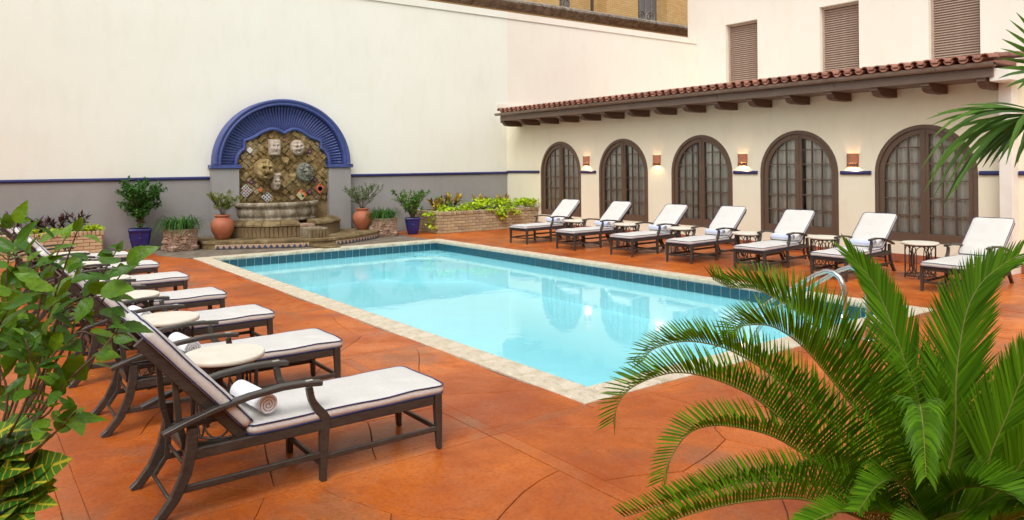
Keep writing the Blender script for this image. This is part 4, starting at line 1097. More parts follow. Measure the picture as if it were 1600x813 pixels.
def brick_planter(name, label, x0, x1, y0, top, mat, left_end, right_end, grp):
    t = thing(name, label, 'brick planter', (0, 0, 0), group=grp); cap = .105; body = top - cap
    c = MB(); c.bx(x0 + .012, x1 - .012, y0 + .012, YB - .003, 0, top - .03); c.bx(x0 + .2, x1 - .2, y0 + .21, YB - .004, top - .04, top - .02, 1)
    c.build('planter_core', [M['mortar'], M['soil']], t)
    nc = 6; ch = body / nc
    bm = MB(); bm.cbox((0, 0, 0), (.222, .05, ch - .011), .005); full = bm.mesh('brick', mat); bm = MB(); bm.cbox((0, 0, 0), (.106, .05, ch - .011), .005); half = bm.mesh('brick', mat)
    def run(L, fn):
        for k in range(nc):
            s_ = 0; first = k % 2
            while s_ < L - .03:
                if first: me, l_ = half, .116
                else: me, l_ = full, .232
                first = 0
                if s_ + l_ > L + .02: me, l_ = half, .116
                if s_ + l_ > L + .05: break
                fn(me, s_ + l_ / 2, ch * (k + .5)); s_ += l_
    J = lambda: random.uniform(-.003, .003)
    run(x1 - x0, lambda me, s_, z: obj('brick', me, t, (x0 + s_ + J(), y0 + .022 + J(), z)))
    R = Matrix.Rotation(PI / 2, 4, 'Z')
    if left_end: run(YB - y0 - .06, lambda me, s_, z: obj('brick', me, t, mat=Matrix.Translation((x0 + .022 + J(), y0 + .055 + s_, z)) @ R))
    if right_end: run(YB - y0 - .06, lambda me, s_, z: obj('brick', me, t, mat=Matrix.Translation((x1 - .022 + J(), y0 + .055 + s_, z)) @ R))
    bm = MB(); bm.cbox((0, 0, 0), (.066, .225, cap - .012), .007); sol = bm.mesh('cap_brick', mat)
    n = int((x1 - x0 + .03) / .0765); st = (x1 - x0 + .03) / n
    for k in range(n): obj('cap_brick', sol, t, mat=Matrix.Translation((x0 - .015 + st * (k + .5), y0 + .09 + J(), top - cap / 2 + J())) @ Matrix.Rotation(random.uniform(-.02, .02), 4, 'Z'))
    for e, xx in ((left_end, x0 + .09), (right_end, x1 - .09)):
        if e:
            y = y0 + .245
            while y < YB - .03: obj('cap_brick', sol, t, mat=Matrix.Translation((xx + J(), y, top - cap / 2 + J())) @ R); y += .0765
    return t
brick_planter('brick_planter', 'buff brick planter with dark red plants at the left of the grey wall', .05, 2.51, 17.88, .545, M['brickL'], False, True, None)
brick_planter('brick_planter', 'old tan brick planter full of lime green vines in the right corner', 10.45, XW - .02, 17.27, .595, M['brickR'], True, False, None)

# ================================================================== WALL FOUNTAIN
FX = 6.70
fo = thing('wall_fountain', 'stone wall fountain with blue fluted arch, carved masks and stepped basins', 'fountain', (0, 0, 0))
YP = 18.55; YM = 18.70
for x0, x1 in ((4.925, 5.555), (7.865, 8.48)):
    g = MB(); g.cbox(((x0 + x1) / 2, (YP + YB) / 2, .91), (x1 - x0, YB - YP - .004, 1.82), .006); p = g.build('pilaster', M['wall_grey'], fo)
    g = MB(); g.cbox(((x0 + x1) / 2, (YP + YB) / 2 - .025, 1.868), (x1 - x0 + .09, YB - YP + .044, .092), .008); g.build('cap', M['blue'], p)
# arch moulding: stepped profile swept round the half circle
prof = [(1.775, 18.79), (1.775, 18.50), (1.765, 18.475), (1.735, 18.465), (1.70, 18.48), (1.685, 18.505), (1.665, 18.505), (1.65, 18.485), (1.625, 18.485), (1.60, 18.51), (1.59, 18.56), (1.59, 18.70)]
g = MB(); n = 64; vs = []
for k in range(n + 1):
    a = PI - PI * k / n
    for r, y in prof: vs.append((FX + r * math.cos(a) * .985, y, 1.918 + r * math.sin(a) * .925))
q = len(prof)
fs = [(k * q + j, k * q + j + 1, (k + 1) * q + j + 1, (k + 1) * q + j) for k in range(n) for j in range(q - 1)]
g.add(vs, fs, 0, True); g.build('arch_moulding', M['blue'], fo)
# scalloped inner border
IN = [(5.535, 1.92), (5.545, 2.03), (5.58, 2.13), (5.645, 2.22), (5.735, 2.285), (5.735, 2.48), (5.90, 2.53), (6.03, 2.60), (6.13, 2.67), (6.25, 2.725), (6.36, 2.765), (6.47, 2.765), (6.59, 2.725), (6.70, 2.665), (6.81, 2.725), (6.91, 2.77), (7.03, 2.77), (7.15, 2.725), (7.27, 2.65), (7.39, 2.575), (7.645, 2.49), (7.645, 2.32), (7.74, 2.255), (7.81, 2.15), (7.85, 2.04), (7.865, 1.92)]
def off(pts, d):
    out = []
    for i, p in enumerate(pts):
        a, b = pts[max(0, i - 1)], pts[min(len(pts) - 1, i + 1)]; tx_, tz_ = b[0] - a[0], b[1] - a[1]; l = math.hypot(tx_, tz_); out.append((p[0] - tz_ / l * d, p[1] + tx_ / l * d))
    out[0] = (pts[0][0] - d, pts[0][1]); out[-1] = (pts[-1][0] + d, pts[-1][1]); return out
OUT = off(IN, .085); MID = off(IN, .042)
g = MB(); n = len(IN); vs = []
for i in range(n):
    for p, y in ((IN[i], YM + .02), (IN[i], 18.60), (off(IN, .015)[i], 18.585), (MID[i], 18.575), (off(IN, .07)[i], 18.585), (OUT[i], 18.605), (OUT[i], YM + .02)): vs.append((p[0], y, p[1]))
g.add(vs, [(i * 7 + j, i * 7 + j + 1, (i + 1) * 7 + j + 1, (i + 1) * 7 + j) for i in range(n - 1) for j in range(6)]); g.build('scalloped_border', M['blue'], fo)
# shell back plate and flutes
def outline_at(a):
    """radius from (FX,1.92) to the border's outer line along angle a"""
    dx, dz = math.cos(a), math.sin(a); best = .9
    for i in range(n - 1):
        p, q_ = OUT[i], OUT[i + 1]; x1, z1 = p[0] - FX, p[1] - 1.918; x2, z2 = q_[0] - FX, q_[1] - 1.918
        den = dx * (z2 - z1) - dz * (x2 - x1)
        if abs(den) < 1e-9: continue
        t_ = (x1 * (z2 - z1) - z1 * (x2 - x1)) / den; s_ = (x1 * dz - z1 * dx) / den
        if -1e-6 <= s_ <= 1 + 1e-6 and t_ > 0: best = max(best, t_) if best != .9 else t_
    return best
g = MB(); vs = []; NN = 72
for k in range(NN + 1):
    a = PI - PI * k / NN; r0 = outline_at(a) - .03
    for f, y in ((0, 18.66), (.4, 18.705), (.8, 18.70), (1, 18.66)):
        rx = r0 + (1.60 * .985 - r0) * f; rz_ = r0 + (1.60 * .925 - r0) * f
        vs.append((FX + rx * math.cos(a), y, 1.918 + rz_ * math.sin(a)))
g.add(vs, [(k * 4 + j, k * 4 + j + 1, (k + 1) * 4 + j + 1, (k + 1) * 4 + j) for k in range(NN) for j in range(3)], 0, True); sh = g.build('shell', M['blue'], fo)
NFL = 58
for k in range(NFL):
    a = PI * (k + .5) / NFL; r0 = outline_at(a)
    mb = MB(); pts, rr = [], []
    for f, y, r in ((-.02, 18.645, .010), (.25, 18.675, .016), (.6, 18.688, .024), (.85, 18.67, .031), (.97, 18.635, .034), (1.0, 18.63, .018)):
        rx = r0 + (1.585 * .985 - r0) * f; rz_ = r0 + (1.585 * .925 - r0) * f
        pts.append((FX + rx * math.cos(a), y, 1.918 + rz_ * math.sin(a))); rr.append(r)
    mb.tube(pts, rr, 6); mb.build('flute', M['blue'], fo)
# mosaic panel: bed + diamond stones clipped to the opening
PANEL = [(5.50, .30)] + IN + [(7.90, .30)]
def inside(x, z):
    c = False; m_ = len(PANEL)
    for i in range(m_):
        (x1, z1), (x2, z2) = PANEL[i], PANEL[(i + 1) % m_]
        if (z1 > z) != (z2 > z) and x < (x2 - x1) * (z - z1) / (z2 - z1) + x1: c = not c
    return c
g = MB(); g.bx(5.50, 7.90, YM + .012, YB - .01, .2, 1.98); g.bx(5.70, 7.70, YM + .0125, YB - .011, 1.975, 2.78); g.build('mosaic_bed', M['mosaicbed'], fo)
random.seed(21); S = .124
DECOR = [(6.71, 2.54, .085), (7.38, 2.24, .085), (7.51, 1.50, .085), (5.87, 1.48, .085), (7.36, 1.19, .085), (5.73, 1.26, .145), (6.26, 1.10, .13), (7.15, 1.11, .13), (7.65, 1.27, .135), (6.11, 1.28, .075)]
MASKS = [(6.43, 2.34, .13), (7.05, 2.34, .14), (6.18, 1.78, .2), (7.24, 1.70, .18)]
cnt = 0
for i in range(-14, 15):
    for j in range(-14, 15):
        x = FX + (i + j) * S * .7071 + .02; z = 1.75 + (i - j) * S * .7071
        if z < .98 or not inside(x, z): continue
        if any(math.hypot(x - a, z - b) < r * .85 for a, b, r in DECOR + MASKS): continue
        L = S * random.uniform(.80, 1.12); w_ = S * random.uniform(.78, 1.1); dpt = random.uniform(.016, .085); L *= random.choice((1, 1, 1, 1.5))
        mb = MB(); mb.cbox((0, 0, 0), (L, dpt, w_), .006)
        obj('mosaic_stone', mb.mesh('mosaic_stone', M['mosaic_moss' if random.random() < (1.75 - z) * 1.1 else 'mosaic']), fo, mat=Matrix.Translation((x + random.uniform(-.018, .018), YM - dpt / 2 + .012, z + random.uniform(-.018, .018))) @ Matrix.Rotation(random.choice((1, -1)) * PI / 4 + random.uniform(-.22, .22), 4, 'Y') @ Matrix.Rotation(random.uniform(-.2, .2), 4, 'X') @ Matrix.Rotation(random.uniform(-.2, .2), 4, 'Z')); cnt += 1
def dtile(x, z, s_, base, kind):
    R = Matrix.Translation((x, YM - .045, z)) @ Matrix.Rotation(PI / 4, 4, 'Y')
    mb = MB(); mb.cbox((0, 0, 0), (s_, .03, s_), .004); t = obj('glazed_tile', mb.mesh('glazed_tile', M[base]), fo, mat=R)
    def el(name, shapes, mat):
        b = MB()
        for sx_, sz_, w1, h1, rr_ in shapes: b.box((sx_ * s_, -.0165, sz_ * s_), (w1 * s_, .004, h1 * s_), rot=Matrix.Rotation(rr_, 3, 'Y'))
        obj(name, b.mesh(name, M[mat]), t)
    if kind == 'flower':
        el('petals', [(0, 0, .42, .42, 0), (0, 0, .42, .42, PI / 4)], 'tile_orange'); mb = MB(); mb.box((0, -.020, 0), (s_ * .2, .004, s_ * .2)); obj('flower_eye', mb.mesh('flower_eye', M['tile_yellow']), t)
    elif kind == 'lattice':
        el('lattice_pattern', [((a - 1.5) * .24, (b - 1.5) * .24, .15, .15, PI / 4) for a in range(4) for b in range(4)], 'tile_blue')
        b = MB()
        for a in range(3):
            for c in range(3): b.box(((a - 1) * .24 * s_, -.017, (c - 1) * .24 * s_), (.09 * s_, .004, .09 * s_))
        obj('pattern_dots', b.mesh('pattern_dots', M['tile_orange']), t)
    elif kind == 'cross': el('cross_pattern', [((a - 1) * .32, (b - 1) * .32, .2, .2, 0) for a in range(3) for b in range(3)], 'tile_blue')
    elif kind == 'mixed': el('leaf_pattern', [(.0, -.18, .95, .60, 0), (.1, .1, .5, .3, .6)], 'tile_green')
    elif kind == 'dark': el('star_pattern', [(0, 0, .5, .5, 0), (0, 0, .5, .5, PI / 4), (.35, .35, .14, .14, 0), (-.35, .35, .14, .14, 0), (.35, -.35, .14, .14, 0), (-.35, -.35, .14, .14, 0)], 'tile_purple')
for x, z in ((6.71, 2.54), (7.38, 2.24), (7.51, 1.50), (5.87, 1.48), (7.36, 1.19)): dtile(x, z, .115, 'tile_purple', 'flower')
dtile(5.73, 1.26, .24, 'tile_white', 'lattice'); dtile(6.26, 1.10, .20, 'tile_white', 'cross'); dtile(7.15, 1.12, .21, 'tile_orange', 'mixed'); dtile(7.65, 1.27, .21, 'tile_orange', 'dark'); dtile(6.11, 1.28, .095, 'tile_orange', 'plain'); dtile(5.84, 2.27, .12, 'tile_white', 'plain')
def mask(x, z, rx, rz_, dp, mat, lion, seed, rect=False, tilt=0):
    mb = MB(); NR, NS = 18, 40
    def fn(u, v):
        a = 2 * PI * u; r = v
        if rect:
            k = 1 / max(abs(math.cos(a)), abs(math.sin(a))); a_, b_ = r * math.cos(a) * k, r * math.sin(a) * k
        else: a_, b_ = r * math.cos(a), r * math.sin(a)
        h = face_h(a_ * (1.0 if not lion else 1.05), b_, lion, seed) if not rect else face_h(a_ * .8, b_ * .8, False, seed) * .5 + .1
        h = (h + .25) * dp * 1.6 * min(1, (1 - r) / .12) ** .5 if r < 1 else 0
        return (a_ * rx, -h, b_ * rz_)
    mb.grid(fn, NS, NR); return obj('stone_mask', mb.mesh('stone_mask', M[mat]), fo, mat=Matrix.Translation((x, YM - .012, z)) @ Matrix.Rotation(tilt, 4, 'Y'))
mask(6.18, 1.78, .25, .29, .32, 'masktan', False, 1.0, tilt=.08)
mask(7.24, 1.70, .235, .265, .28, 'maskgreen', True, 5.0, tilt=-.3)
mask(7.05, 2.34, .19, .21, .19, 'maskpink', False, 9.0, tilt=-.15)
mask(6.45, 2.34, .14, .21, .22, 'maskpink', False, 4.0, rect=True)
mask(6.47, 1.45, .115, .20, .22, 'maskpink', False, 14.0); g = MB(); g.sweep([(6.47, YM - .06, 1.665), (6.47, YM - .085, 1.635), (6.47, YM - .07, 1.60), (6.47, YM - .085, 1.57)], (1, 0, 0), [.25, .25, .20, .20], [.10, .14, .11, .13], .01); g.build('stone_bracket', M['maskpink'], fo)
g = MB(); g.sweep([(6.92, YM - .02, 1.66), (6.92, YM - .06, 1.60), (6.91, YM - .05, 1.50)], (1, 0, 0), [.17, .15, .09], [.06, .10, .07], .02); g.build('stone_bracket', M['masktan'], fo)
g = MB(); g.sweep([(6.73, YM + .0, 2.06), (6.73, YM - .10, 2.02), (6.73, YM - .13, 1.95)], (1, 0, 0), [.20, .18, .10], [.10, .10, .05], .02); g.tube([(6.74, YM - .05, 1.95), (6.74, YM - .16, 1.93)], .02, 8); g.build('water_spout', M['masktan'], fo)
# plinth: bowed front, with a zigzag tile band
PL = [(4.47, 18.79), (4.47, 17.60), (4.66, 17.40), (5.25, 17.10), (5.85, 16.80), (6.28, 16.58), (6.80, 16.46), (7.20, 16.50), (7.70, 16.72), (8.15, 17.00), (8.52, 17.25), (8.78, 17.55), (8.80, 18.79)]
g = MB(); g.prism(PL, .004, .125); g.build('plinth', M['rim'], fo)
c0 = (6.63, 17.9)
PT2 = [(c0[0] + (x - c0[0]) * 1.012, c0[1] + (y - c0[1]) * 1.018 if y < 18.7 else y) for x, y in PL]
g = MB(); g.prism(PT2, .127, .187, ch=.012); g.build('plinth_cap', M['rim'], fo)
def along(pts, i0, i1, step):
    res = []; carry = 0
    for i in range(i0, i1):
        a, b = Vector(pts[i]), Vector(pts[i + 1]); L = (b - a).length; d = (b - a) / L; s_ = carry
        while s_ < L: res.append((a + d * s_, d)); s_ += step
        carry = s_ - L
    return res
zm = MB(); zm.prism([(-.055, -.042), (.055, -.042), (0, .038)], -.004, .004, axis='y'); zz = zm.mesh('zigzag_tile', M['tile_blue'])
bmz = MB(); bmz.cbox((0, 0, 0), (.124, .012, .098), .003); bz = bmz.mesh('sand_tile', M['tile_sand'])
for p, d in along([q_[:2] for q_ in PL], 2, 11, .128):
    p = p + d * .06
    if 6.52 < p.x < 7.12: continue
    R = Matrix.Translation((p.x + d.y * .008, p.y - d.x * .008, .066)) @ Matrix.Rotation(math.atan2(d.y, d.x), 4, 'Z'); obj('sand_tile', bz, fo, mat=R)
    R2 = Matrix.Translation((p.x + d.y * .017, p.y - d.x * .017, .062)) @ Matrix.Rotation(math.atan2(d.y, d.x), 4, 'Z'); obj('zigzag_tile', zz, fo, mat=R2)
# lower basin: half round of upright stones with a rough rim, gap at the spillway
LC = (6.58, 18.55); LRX, LRY = 1.44, 1.30
def lp(a, k=0.0): return LC[0] + (LRX + k) * math.cos(a), LC[1] + (LRY + k) * math.sin(a)
GA0, GA1 = PI + 1.56, PI + 1.82       # spillway gap angles
ns = 44
sm_ = MB(); sm_.cbox((0, 0, 0), (.092, .07, .245), .008); smh = sm_.mesh('basin_stone', M['basestone'])
core = MB(); core.prism([lp(PI + PI * k / 40, -.05) for k in range(41)] + [(LC[0] + LRX - .06, 18.79), (LC[0] - LRX + .06, 18.79)], .188, .40); core.build('basin_core', M['mosaicbed'], fo)
for k in range(ns):
    a = PI + PI * (k + .5) / ns
    x, y = lp(a, -.02 + random.uniform(-.006, .006)); obj('basin_stone', smh, fo, mat=Matrix.Translation((x, y, .313)) @ Matrix.Rotation(math.atan2(math.sin(a) / LRY, math.cos(a) / LRX) + PI / 2, 4, 'Z'))
def rim_seg(a0, a1, name):
    mb = MB(); nn = max(2, int((a1 - a0) / .05)); vs = []
    pr_ = [(-.30, .44), (-.30, .55), (-.22, .585), (-.12, .575), (-.02, .535), (.03, .495), (.035, .455), (.0, .438)]
    for i in range(nn + 1):
        a = a0 + (a1 - a0) * i / nn
        for kx, z in pr_:
            w_ = .018 * mnoise.noise(Vector((a * 9, kx * 9, z * 9))); x, y = lp(a, kx + w_); vs.append((x, min(y, 18.78), z + w_ * .7))
    q = len(pr_)
    fs = [(i * q + j, i * q + (j + 1) % q, (i + 1) * q + (j + 1) % q, (i + 1) * q + j) for i in range(nn) for j in range(q)] + [tuple(range(q)), tuple(range(nn * q + q - 1, nn * q - 1, -1))]
    mb.add(vs, fs, 0, False); return mb.build(name, M['rim'], fo)
segs = [PI, PI + .30, PI + .62, PI + .95, PI + 1.25, GA0]
for a0, a1 in zip(segs, segs[1:]): rim_seg(a0 + .004, a1 - .004, 'rim_stone')
segs = [GA1, PI + 2.10, PI + 2.45, PI + 2.80, 2 * PI]
for a0, a1 in zip(segs, segs[1:]): rim_seg(a0 + .004, a1 - .004, 'rim_stone')
g = MB(); g.prism([lp(PI + PI * k / 40, -.29) for k in range(41)] + [(LC[0] + LRX - .3, 18.60), (LC[0] - LRX + .3, 18.60)], .40, .455); g.build('basin_bottom', M['basin'], fo)
ga = (GA0 + GA1) / 2; gx, gy = lp(ga, 0)
g = MB(); g.prism([lp(GA0, .02), lp(GA1, .02), lp(GA1, -.32), lp(GA0, -.32)], .40, .475); g.build('spill_lip', M['lion'], fo)
# upper basin: moulded half bowl
g = MB(); pr_ = [(.96, .53), (.985, .55), (.985, .585), (.955, .60), (.955, .615), (.985, .65), (1.005, .70), (1.01, .75), (1.0, .80), (.985, .815), (.985, .835), (1.03, .87), (1.065, .895), (1.075, .93), (1.07, .97), (1.05, .985), (.97, .985), (.95, .93), (.90, .86), (.6, .80), (.02, .78)]
g.lathe([(r, z) for r, z in pr_], 56, (6.48, 18.66, 0), 0, PI, 2 * PI, 1, .86); g.build('upper_basin', M['basin'], fo)
# spillway chute to the pool
sw = MB()
for k in range(6):
    sw.cbox((6.605 + .078 * k, 16.96, .21), (.072, .60, .405), .01)
sw.build('spillway', M['basin'], fo)
g = MB(); g.cbox((6.80, 16.36, .035), (.54, .42, .055), .01); g.cbox((6.80, 16.02, .032), (.40, .24, .035), .008); g.build('spill_step', M['rim'], fo)
for k in range(6):
    mb = MB(); mb.cbox((6.605 + .078 * k, 16.655, .21), (.066, .03, .36), .006); mb.build('spill_stone', M['basestone'], fo)

# ================================================================== PLANTS
def rv(r): return Vector((r.uniform(-1, 1), r.uniform(-1, 1), r.uniform(-1, 1)))
def small_leaf(mb, p, d, nrm, L, w, bend=.2):
    d = d.normalized(); s_ = d.cross(nrm)
    if s_.length < 1e-3: s_ = d.orthogonal()
    s_.normalize(); u = s_.cross(d)
    a = p; b = p + d * L * .45 + u * L * .06; c = p + d * L - u * L * bend
    mb.add([a, b + s_ * w * .5 + u * w * .12, b, b - s_ * w * .5 + u * w * .12, c], [(0, 2, 1), (0, 3, 2), (1, 2, 4), (2, 3, 4)], 0, True)
def branching(rnd, base, h, spread, n, mb, r0=.012, sub=3):
    tips = []
    for k in range(n):
        a = 2 * PI * (k + rnd.uniform(-.4, .4)) / n; q = rnd.uniform(.25, 1.0) * spread
        e = base + Vector((math.cos(a) * q, math.sin(a) * q, h * rnd.uniform(.72, 1.0)))
        md = base + Vector((math.cos(a) * q * .35, math.sin(a) * q * .35, h * .45))
        pts = crv([base, md, e], 6); mb.tube(pts, [r0 * (1 - .75 * i / 6) for i in range(7)], 5)
        tips.append(pts)
        for j in range(sub):
            i = rnd.randint(2, 5); s0 = pts[i]; d = Vector((math.cos(a), math.sin(a), 0)) * rnd.uniform(.1, .9) + rv(rnd) * .6 + Vector((0, 0, .9)); e2 = s0 + d.normalized() * h * rnd.uniform(.18, .34)
            p2 = crv([s0, (s0 + e2) / 2 + rv(rnd) * .02, e2], 4); mb.tube(p2, [r0 * .45 * (1 - .7 * q_ / 4) for q_ in range(5)], 4); tips.append(p2)
    return tips
def shrub(name, label, cat, loc, h, spread, n, L, per, matname, seed, sub=3, flowers=None, w=.55, group=None, low=.25, r0=.012):
    rnd = random.Random(seed); t = thing(name, label, cat, loc, group=group)
    st = MB(); tips = branching(rnd, Vector((0, 0, 0)), h, spread, n, st, r0, sub); st.build('stem', M['stem'], t)
    lf = MB()
    for pts in tips:
        for q in range(per):
            f = low + (1 - low) * rnd.random() ** .7; i = f * (len(pts) - 1); i0 = min(int(i), len(pts) - 2); p = pts[i0].lerp(pts[i0 + 1], i - i0)
            d = (pts[-1] - pts[0]).normalized() * .5 + rv(rnd) + Vector((0, 0, .15)); l = L * rnd.uniform(.6, 1.2)
            small_leaf(lf, p + d.normalized() * l * .2, d, Vector((0, 0, 1)) + rv(rnd) * .8, l, l * w, rnd.uniform(0, .35))
    lf.build('foliage', M[matname], t)
    if flowers:
        for p in flowers[1]:
            p = min((q_[-1] for q_ in tips), key=lambda e_: (e_ - Vector(p)).length)
            f = MB()
            for k in range(6):
                a = 2 * PI * k / 6; d = Vector((math.cos(a), math.sin(a), .6)); small_leaf(f, Vector(p), d, UP, flowers[2], flowers[2] * .8, -.1)
            f.build('flower', M[flowers[0]], t)
    return t
shrub('hibiscus_shrub', 'tall dark green hibiscus with a coral flower in a blue pot by the wall', 'shrub', (3.30, 18.30, .40), 1.14, .42, 13, .078, 34, 'fol_dark', 3, 5, ('petal', [(-.26, -.30, .27)], .06), w=.7, low=.12)
shrub('rose_bush', 'sparse yellow green rose bush in the left terracotta urn', 'shrub', (4.95, 17.85, .68), .60, .62, 18, .036, 26, 'fol_rose', 8, 6, ('petalred', [(-.36, -.1, .52), (-.30, -.18, .48)], .035), w=.6, low=.45, r0=.006)
shrub('rose_bush', 'sparse twiggy rose bush with red buds in the right terracotta urn', 'shrub', (8.56, 18.05, .66), .68, .70, 18, .036, 20, 'fol_rose2', 12, 6, ('petalred', [(.30, -.2, .38), (-.02, -.3, .18), (.12, -.2, .62)], .035), w=.6, low=.45, r0=.006)
shrub('leafy_shrub', 'bright airy green shrub in the blue pot by the right brick planter', 'shrub', (9.90, 17.75, .34), .80, .62, 16, .07, 17, 'fol_mid', 15, 4, None, w=.65, low=.15)
def grass(name, label, loc, rx, ry, n, L, seed, group):
    rnd = random.Random(seed); mb = MB()
    for k in range(n):
        a = rnd.uniform(0, 2 * PI); q = rnd.random() ** .5; b = Vector((math.cos(a) * q * rx, math.sin(a) * q * ry, 0)); l = L * rnd.uniform(.6, 1.15)
        d = Vector((math.cos(a), math.sin(a), 0)) * rnd.uniform(.3, 1.15) + rv(rnd) * .25; s_ = Vector((-d.y, d.x, 0)).normalized() * .0095
        pts = [b, b + d * l * .25 + UP * l * .42, b + d * l * .62 + UP * l * .48, b + d * l * .95 + UP * l * rnd.uniform(-.22, .36)]
        pts = crv(pts, 5); vs = []
        for i, p in enumerate(pts):
            w_ = (1 - (i / 5) ** 2) * .9 + .1; vs += [p - s_ * w_, p + s_ * w_]
        mb.add(vs, [(2 * i, 2 * i + 1, 2 * i + 3, 2 * i + 2) for i in range(5)], 0, True)
    t = thing(name, label, 'plant', loc, group=group); mb.build('strap_leaves', M['fol_grass'], t); return t
grass('grass_plant', 'arching strap leaved grass plant in the left lion planter', (4.04, 17.90, .43), .26, .24, 380, .50, 4, 'grass plants in the lion planters')
grass('grass_plant', 'arching strap leaved grass plant in the right lion planter', (9.04, 17.80, .43), .25, .23, 340, .46, 6, 'grass plants in the lion planters')
def rosette(name, label, cat, loc, h, n, L, mat, seed, group, w=.42):
    rnd = random.Random(seed); t = thing(name, label, cat, loc, group=group); lf = MB(); st = MB()
    for k in range(4):
        a = 2 * PI * k / 4 + seed; e = Vector((math.cos(a) * h * .42, math.sin(a) * h * .42, h * rnd.uniform(.55, .8))); st.tube([Vector((0, 0, 0)), e * .5 + UP * .03, e], [.012, .01, .006], 5)
        for q in range(n // 4):
            f = rnd.uniform(.3, 1); p = e * f; d = Vector((e.x, e.y, 0)) * rnd.uniform(.3, 2) + rv(rnd) * .25 + UP * rnd.uniform(.1, .5) * (1.2 if f > .85 else .6); l = L * rnd.uniform(.7, 1.2)
            small_leaf(lf, p, d, UP + rv(rnd) * .3, l, l * w, rnd.uniform(-.1, .35))
    st.build('stem', M['stem'], t); lf.build('foliage', M[mat], t); return t
for i, (x, y, h, lb) in enumerate(((.95, 18.42, .50, 'dark red croton farthest left in the buff brick planter, half behind leaves'), (1.42, 18.46, .36, 'low dark red croton second from left in the buff brick planter'), (1.72, 18.40, .44, 'dark red croton third from left in the buff brick planter'), (2.08, 18.35, .50, 'dark red croton nearest the right end of the buff brick planter'))):
    rosette('croton', lb, 'plant', (x, y, .50), h, 76, .17, 'fol_red', i + 2, 'dark red crotons in the left planter', .3)
for i, (x, y, h, lb) in enumerate(((10.82, 18.1, .36, 'small gold and bronze croton at the left end of the tan brick planter'), (11.22, 18.30, .46, 'green leaved croton left of the large bronze one in the tan brick planter'), (11.52, 18.28, .54, 'large bronze and gold croton standing tallest in the tan brick planter'), (12.45, 18.25, .40, 'bronze croton poking from the lime vines near the middle of the tan planter'), (13.35, 18.35, .38, 'bronze croton among lime vines near the corner'))):
    rosette('croton', lb, 'plant', (x, y, .55), h, 84, .19, 'fol_mid' if i == 1 else 'fol_gold', i + 20, 'gold crotons in the right planter', .40)
def vine(label, spots, seed, group=None):
    rnd = random.Random(seed); mb = MB()
    for (x, y, z, r, n) in spots:
        for k in range(n):
            o = rv(rnd); o = Vector((o.x * r, o.y * r * .8, abs(o.z) * r * .6)); p = Vector((x, y, z)) + o
            d = Vector((o.x, o.y - .03, .0)) * 4 + rv(rnd) * .6 + Vector((0, -.25, .1)); l = rnd.uniform(.07, .12)
            small_leaf(mb, p, d, UP + rv(rnd) * .45, l, l * .85, .25)
    o = mb.build('lime_vine', M['fol_lime']); tag(o, label, 'ground cover', group, 'stuff'); return o
random.seed(5)
sp = [(10.62 + .11 * k, 17.50 + random.uniform(-.06, .10), .57 + random.uniform(0, .05), .15, 15) for k in range(11)]
sp += [(11.75 + .14 * k, 17.75 + random.uniform(-.2, .2), .60 + random.uniform(.0, .12), .24, 46) for k in range(15)]
sp += [(12.2 + .14 * k, 17.28 + random.uniform(-.05, .05), .54 - .05 * (k % 3), .17, 26) for k in range(6)] + [(12.38, 17.20, .42, .13, 22), (12.50, 17.19, .34, .10, 16), (13.7, 17.30, .66, .22, 50), (13.6, 17.5, .72, .2, 40)]
vine('mass of lime green vine leaves spilling over the tan brick planter', sp, 3)
vine('small lime green vine patches between the dark red crotons', [(2.22, 18.05, .54, .2, 60), (2.36, 18.1, .52, .14, 34), (1.62, 18.0, .53, .14, 30), (1.2, 18.0, .53, .14, 30)], 8)
vine('short lime green trailer hanging behind the right blue pot', [(10.28, 17.55, .50, .11, 26), (10.33, 17.52, .36, .09, 12), (10.30, 17.45, .14, .07, 12), (10.28, 17.6, .25, .07, 8)], 9)

# ------------------------------------------------------------------ foreground shrub, leaf by leaf
def big_leaf(w, serr, seed, curl=.12, fold=.10, n=12, sharp=1.0):
    rnd = random.Random(seed); mb = MB(); vs = []; cols = (-1, -.55, 0, .55, 1)
    for i in range(n + 1):
        t = i / n; hw = w * (math.sin(PI * min(1, t ** .72)) ** .85) * (1 - .25 * t) if 0 < i < n else .004
        if serr and 0 < i < n: hw *= 1 + (serr if i % 2 else -serr)
        zc = -curl * t * t + .03 * math.sin(t * 6 + seed)
        for c in cols: vs.append((t - abs(c) * .02, hw * c, zc + abs(c) * hw * fold * 2 + .02 * hw * math.sin(t * 20 + c * 3)))
    q = len(cols)
    mb.add(vs, [(i * q + j, i * q + j + 1, (i + 1) * q + j + 1, (i + 1) * q + j) for i in range(n) for j in range(q - 1)], 0, True)
    return mb
LEAFM = [big_leaf(w, .05, s_, c, f).mesh('leaf', M['leaf']) for w, s_, c, f in ((.255, 1, .10, .12), (.29, 2, .22, .05), (.22, 3, .30, .22), (.26, 4, -.06, .15), (.31, 5, .16, .10))]
def leaf_obj(name, me, parent, base, tip, nrm, scale_w=1.0):
    d = tip - base; L = d.length; x = d / L; y = nrm.cross(x)
    if y.length < 1e-3: y = x.orthogonal()
    y.normalize(); z = x.cross(y)
    R = Matrix((x * L, y * L * scale_w, z * L)).transposed().to_4x4(); R.translation = base
    return obj(name, me, parent, mat=R)
random.seed(33)
hb = thing('hibiscus_shrub', 'large leafy green shrub in the left foreground, overlapping the loungers', 'shrub', (0, 0, 0))
potc = at(12, 800, 2.72); POTX, POTY = potc.x - .17, potc.y + .02
B0 = Vector((POTX + .03, POTY + .04, .58))
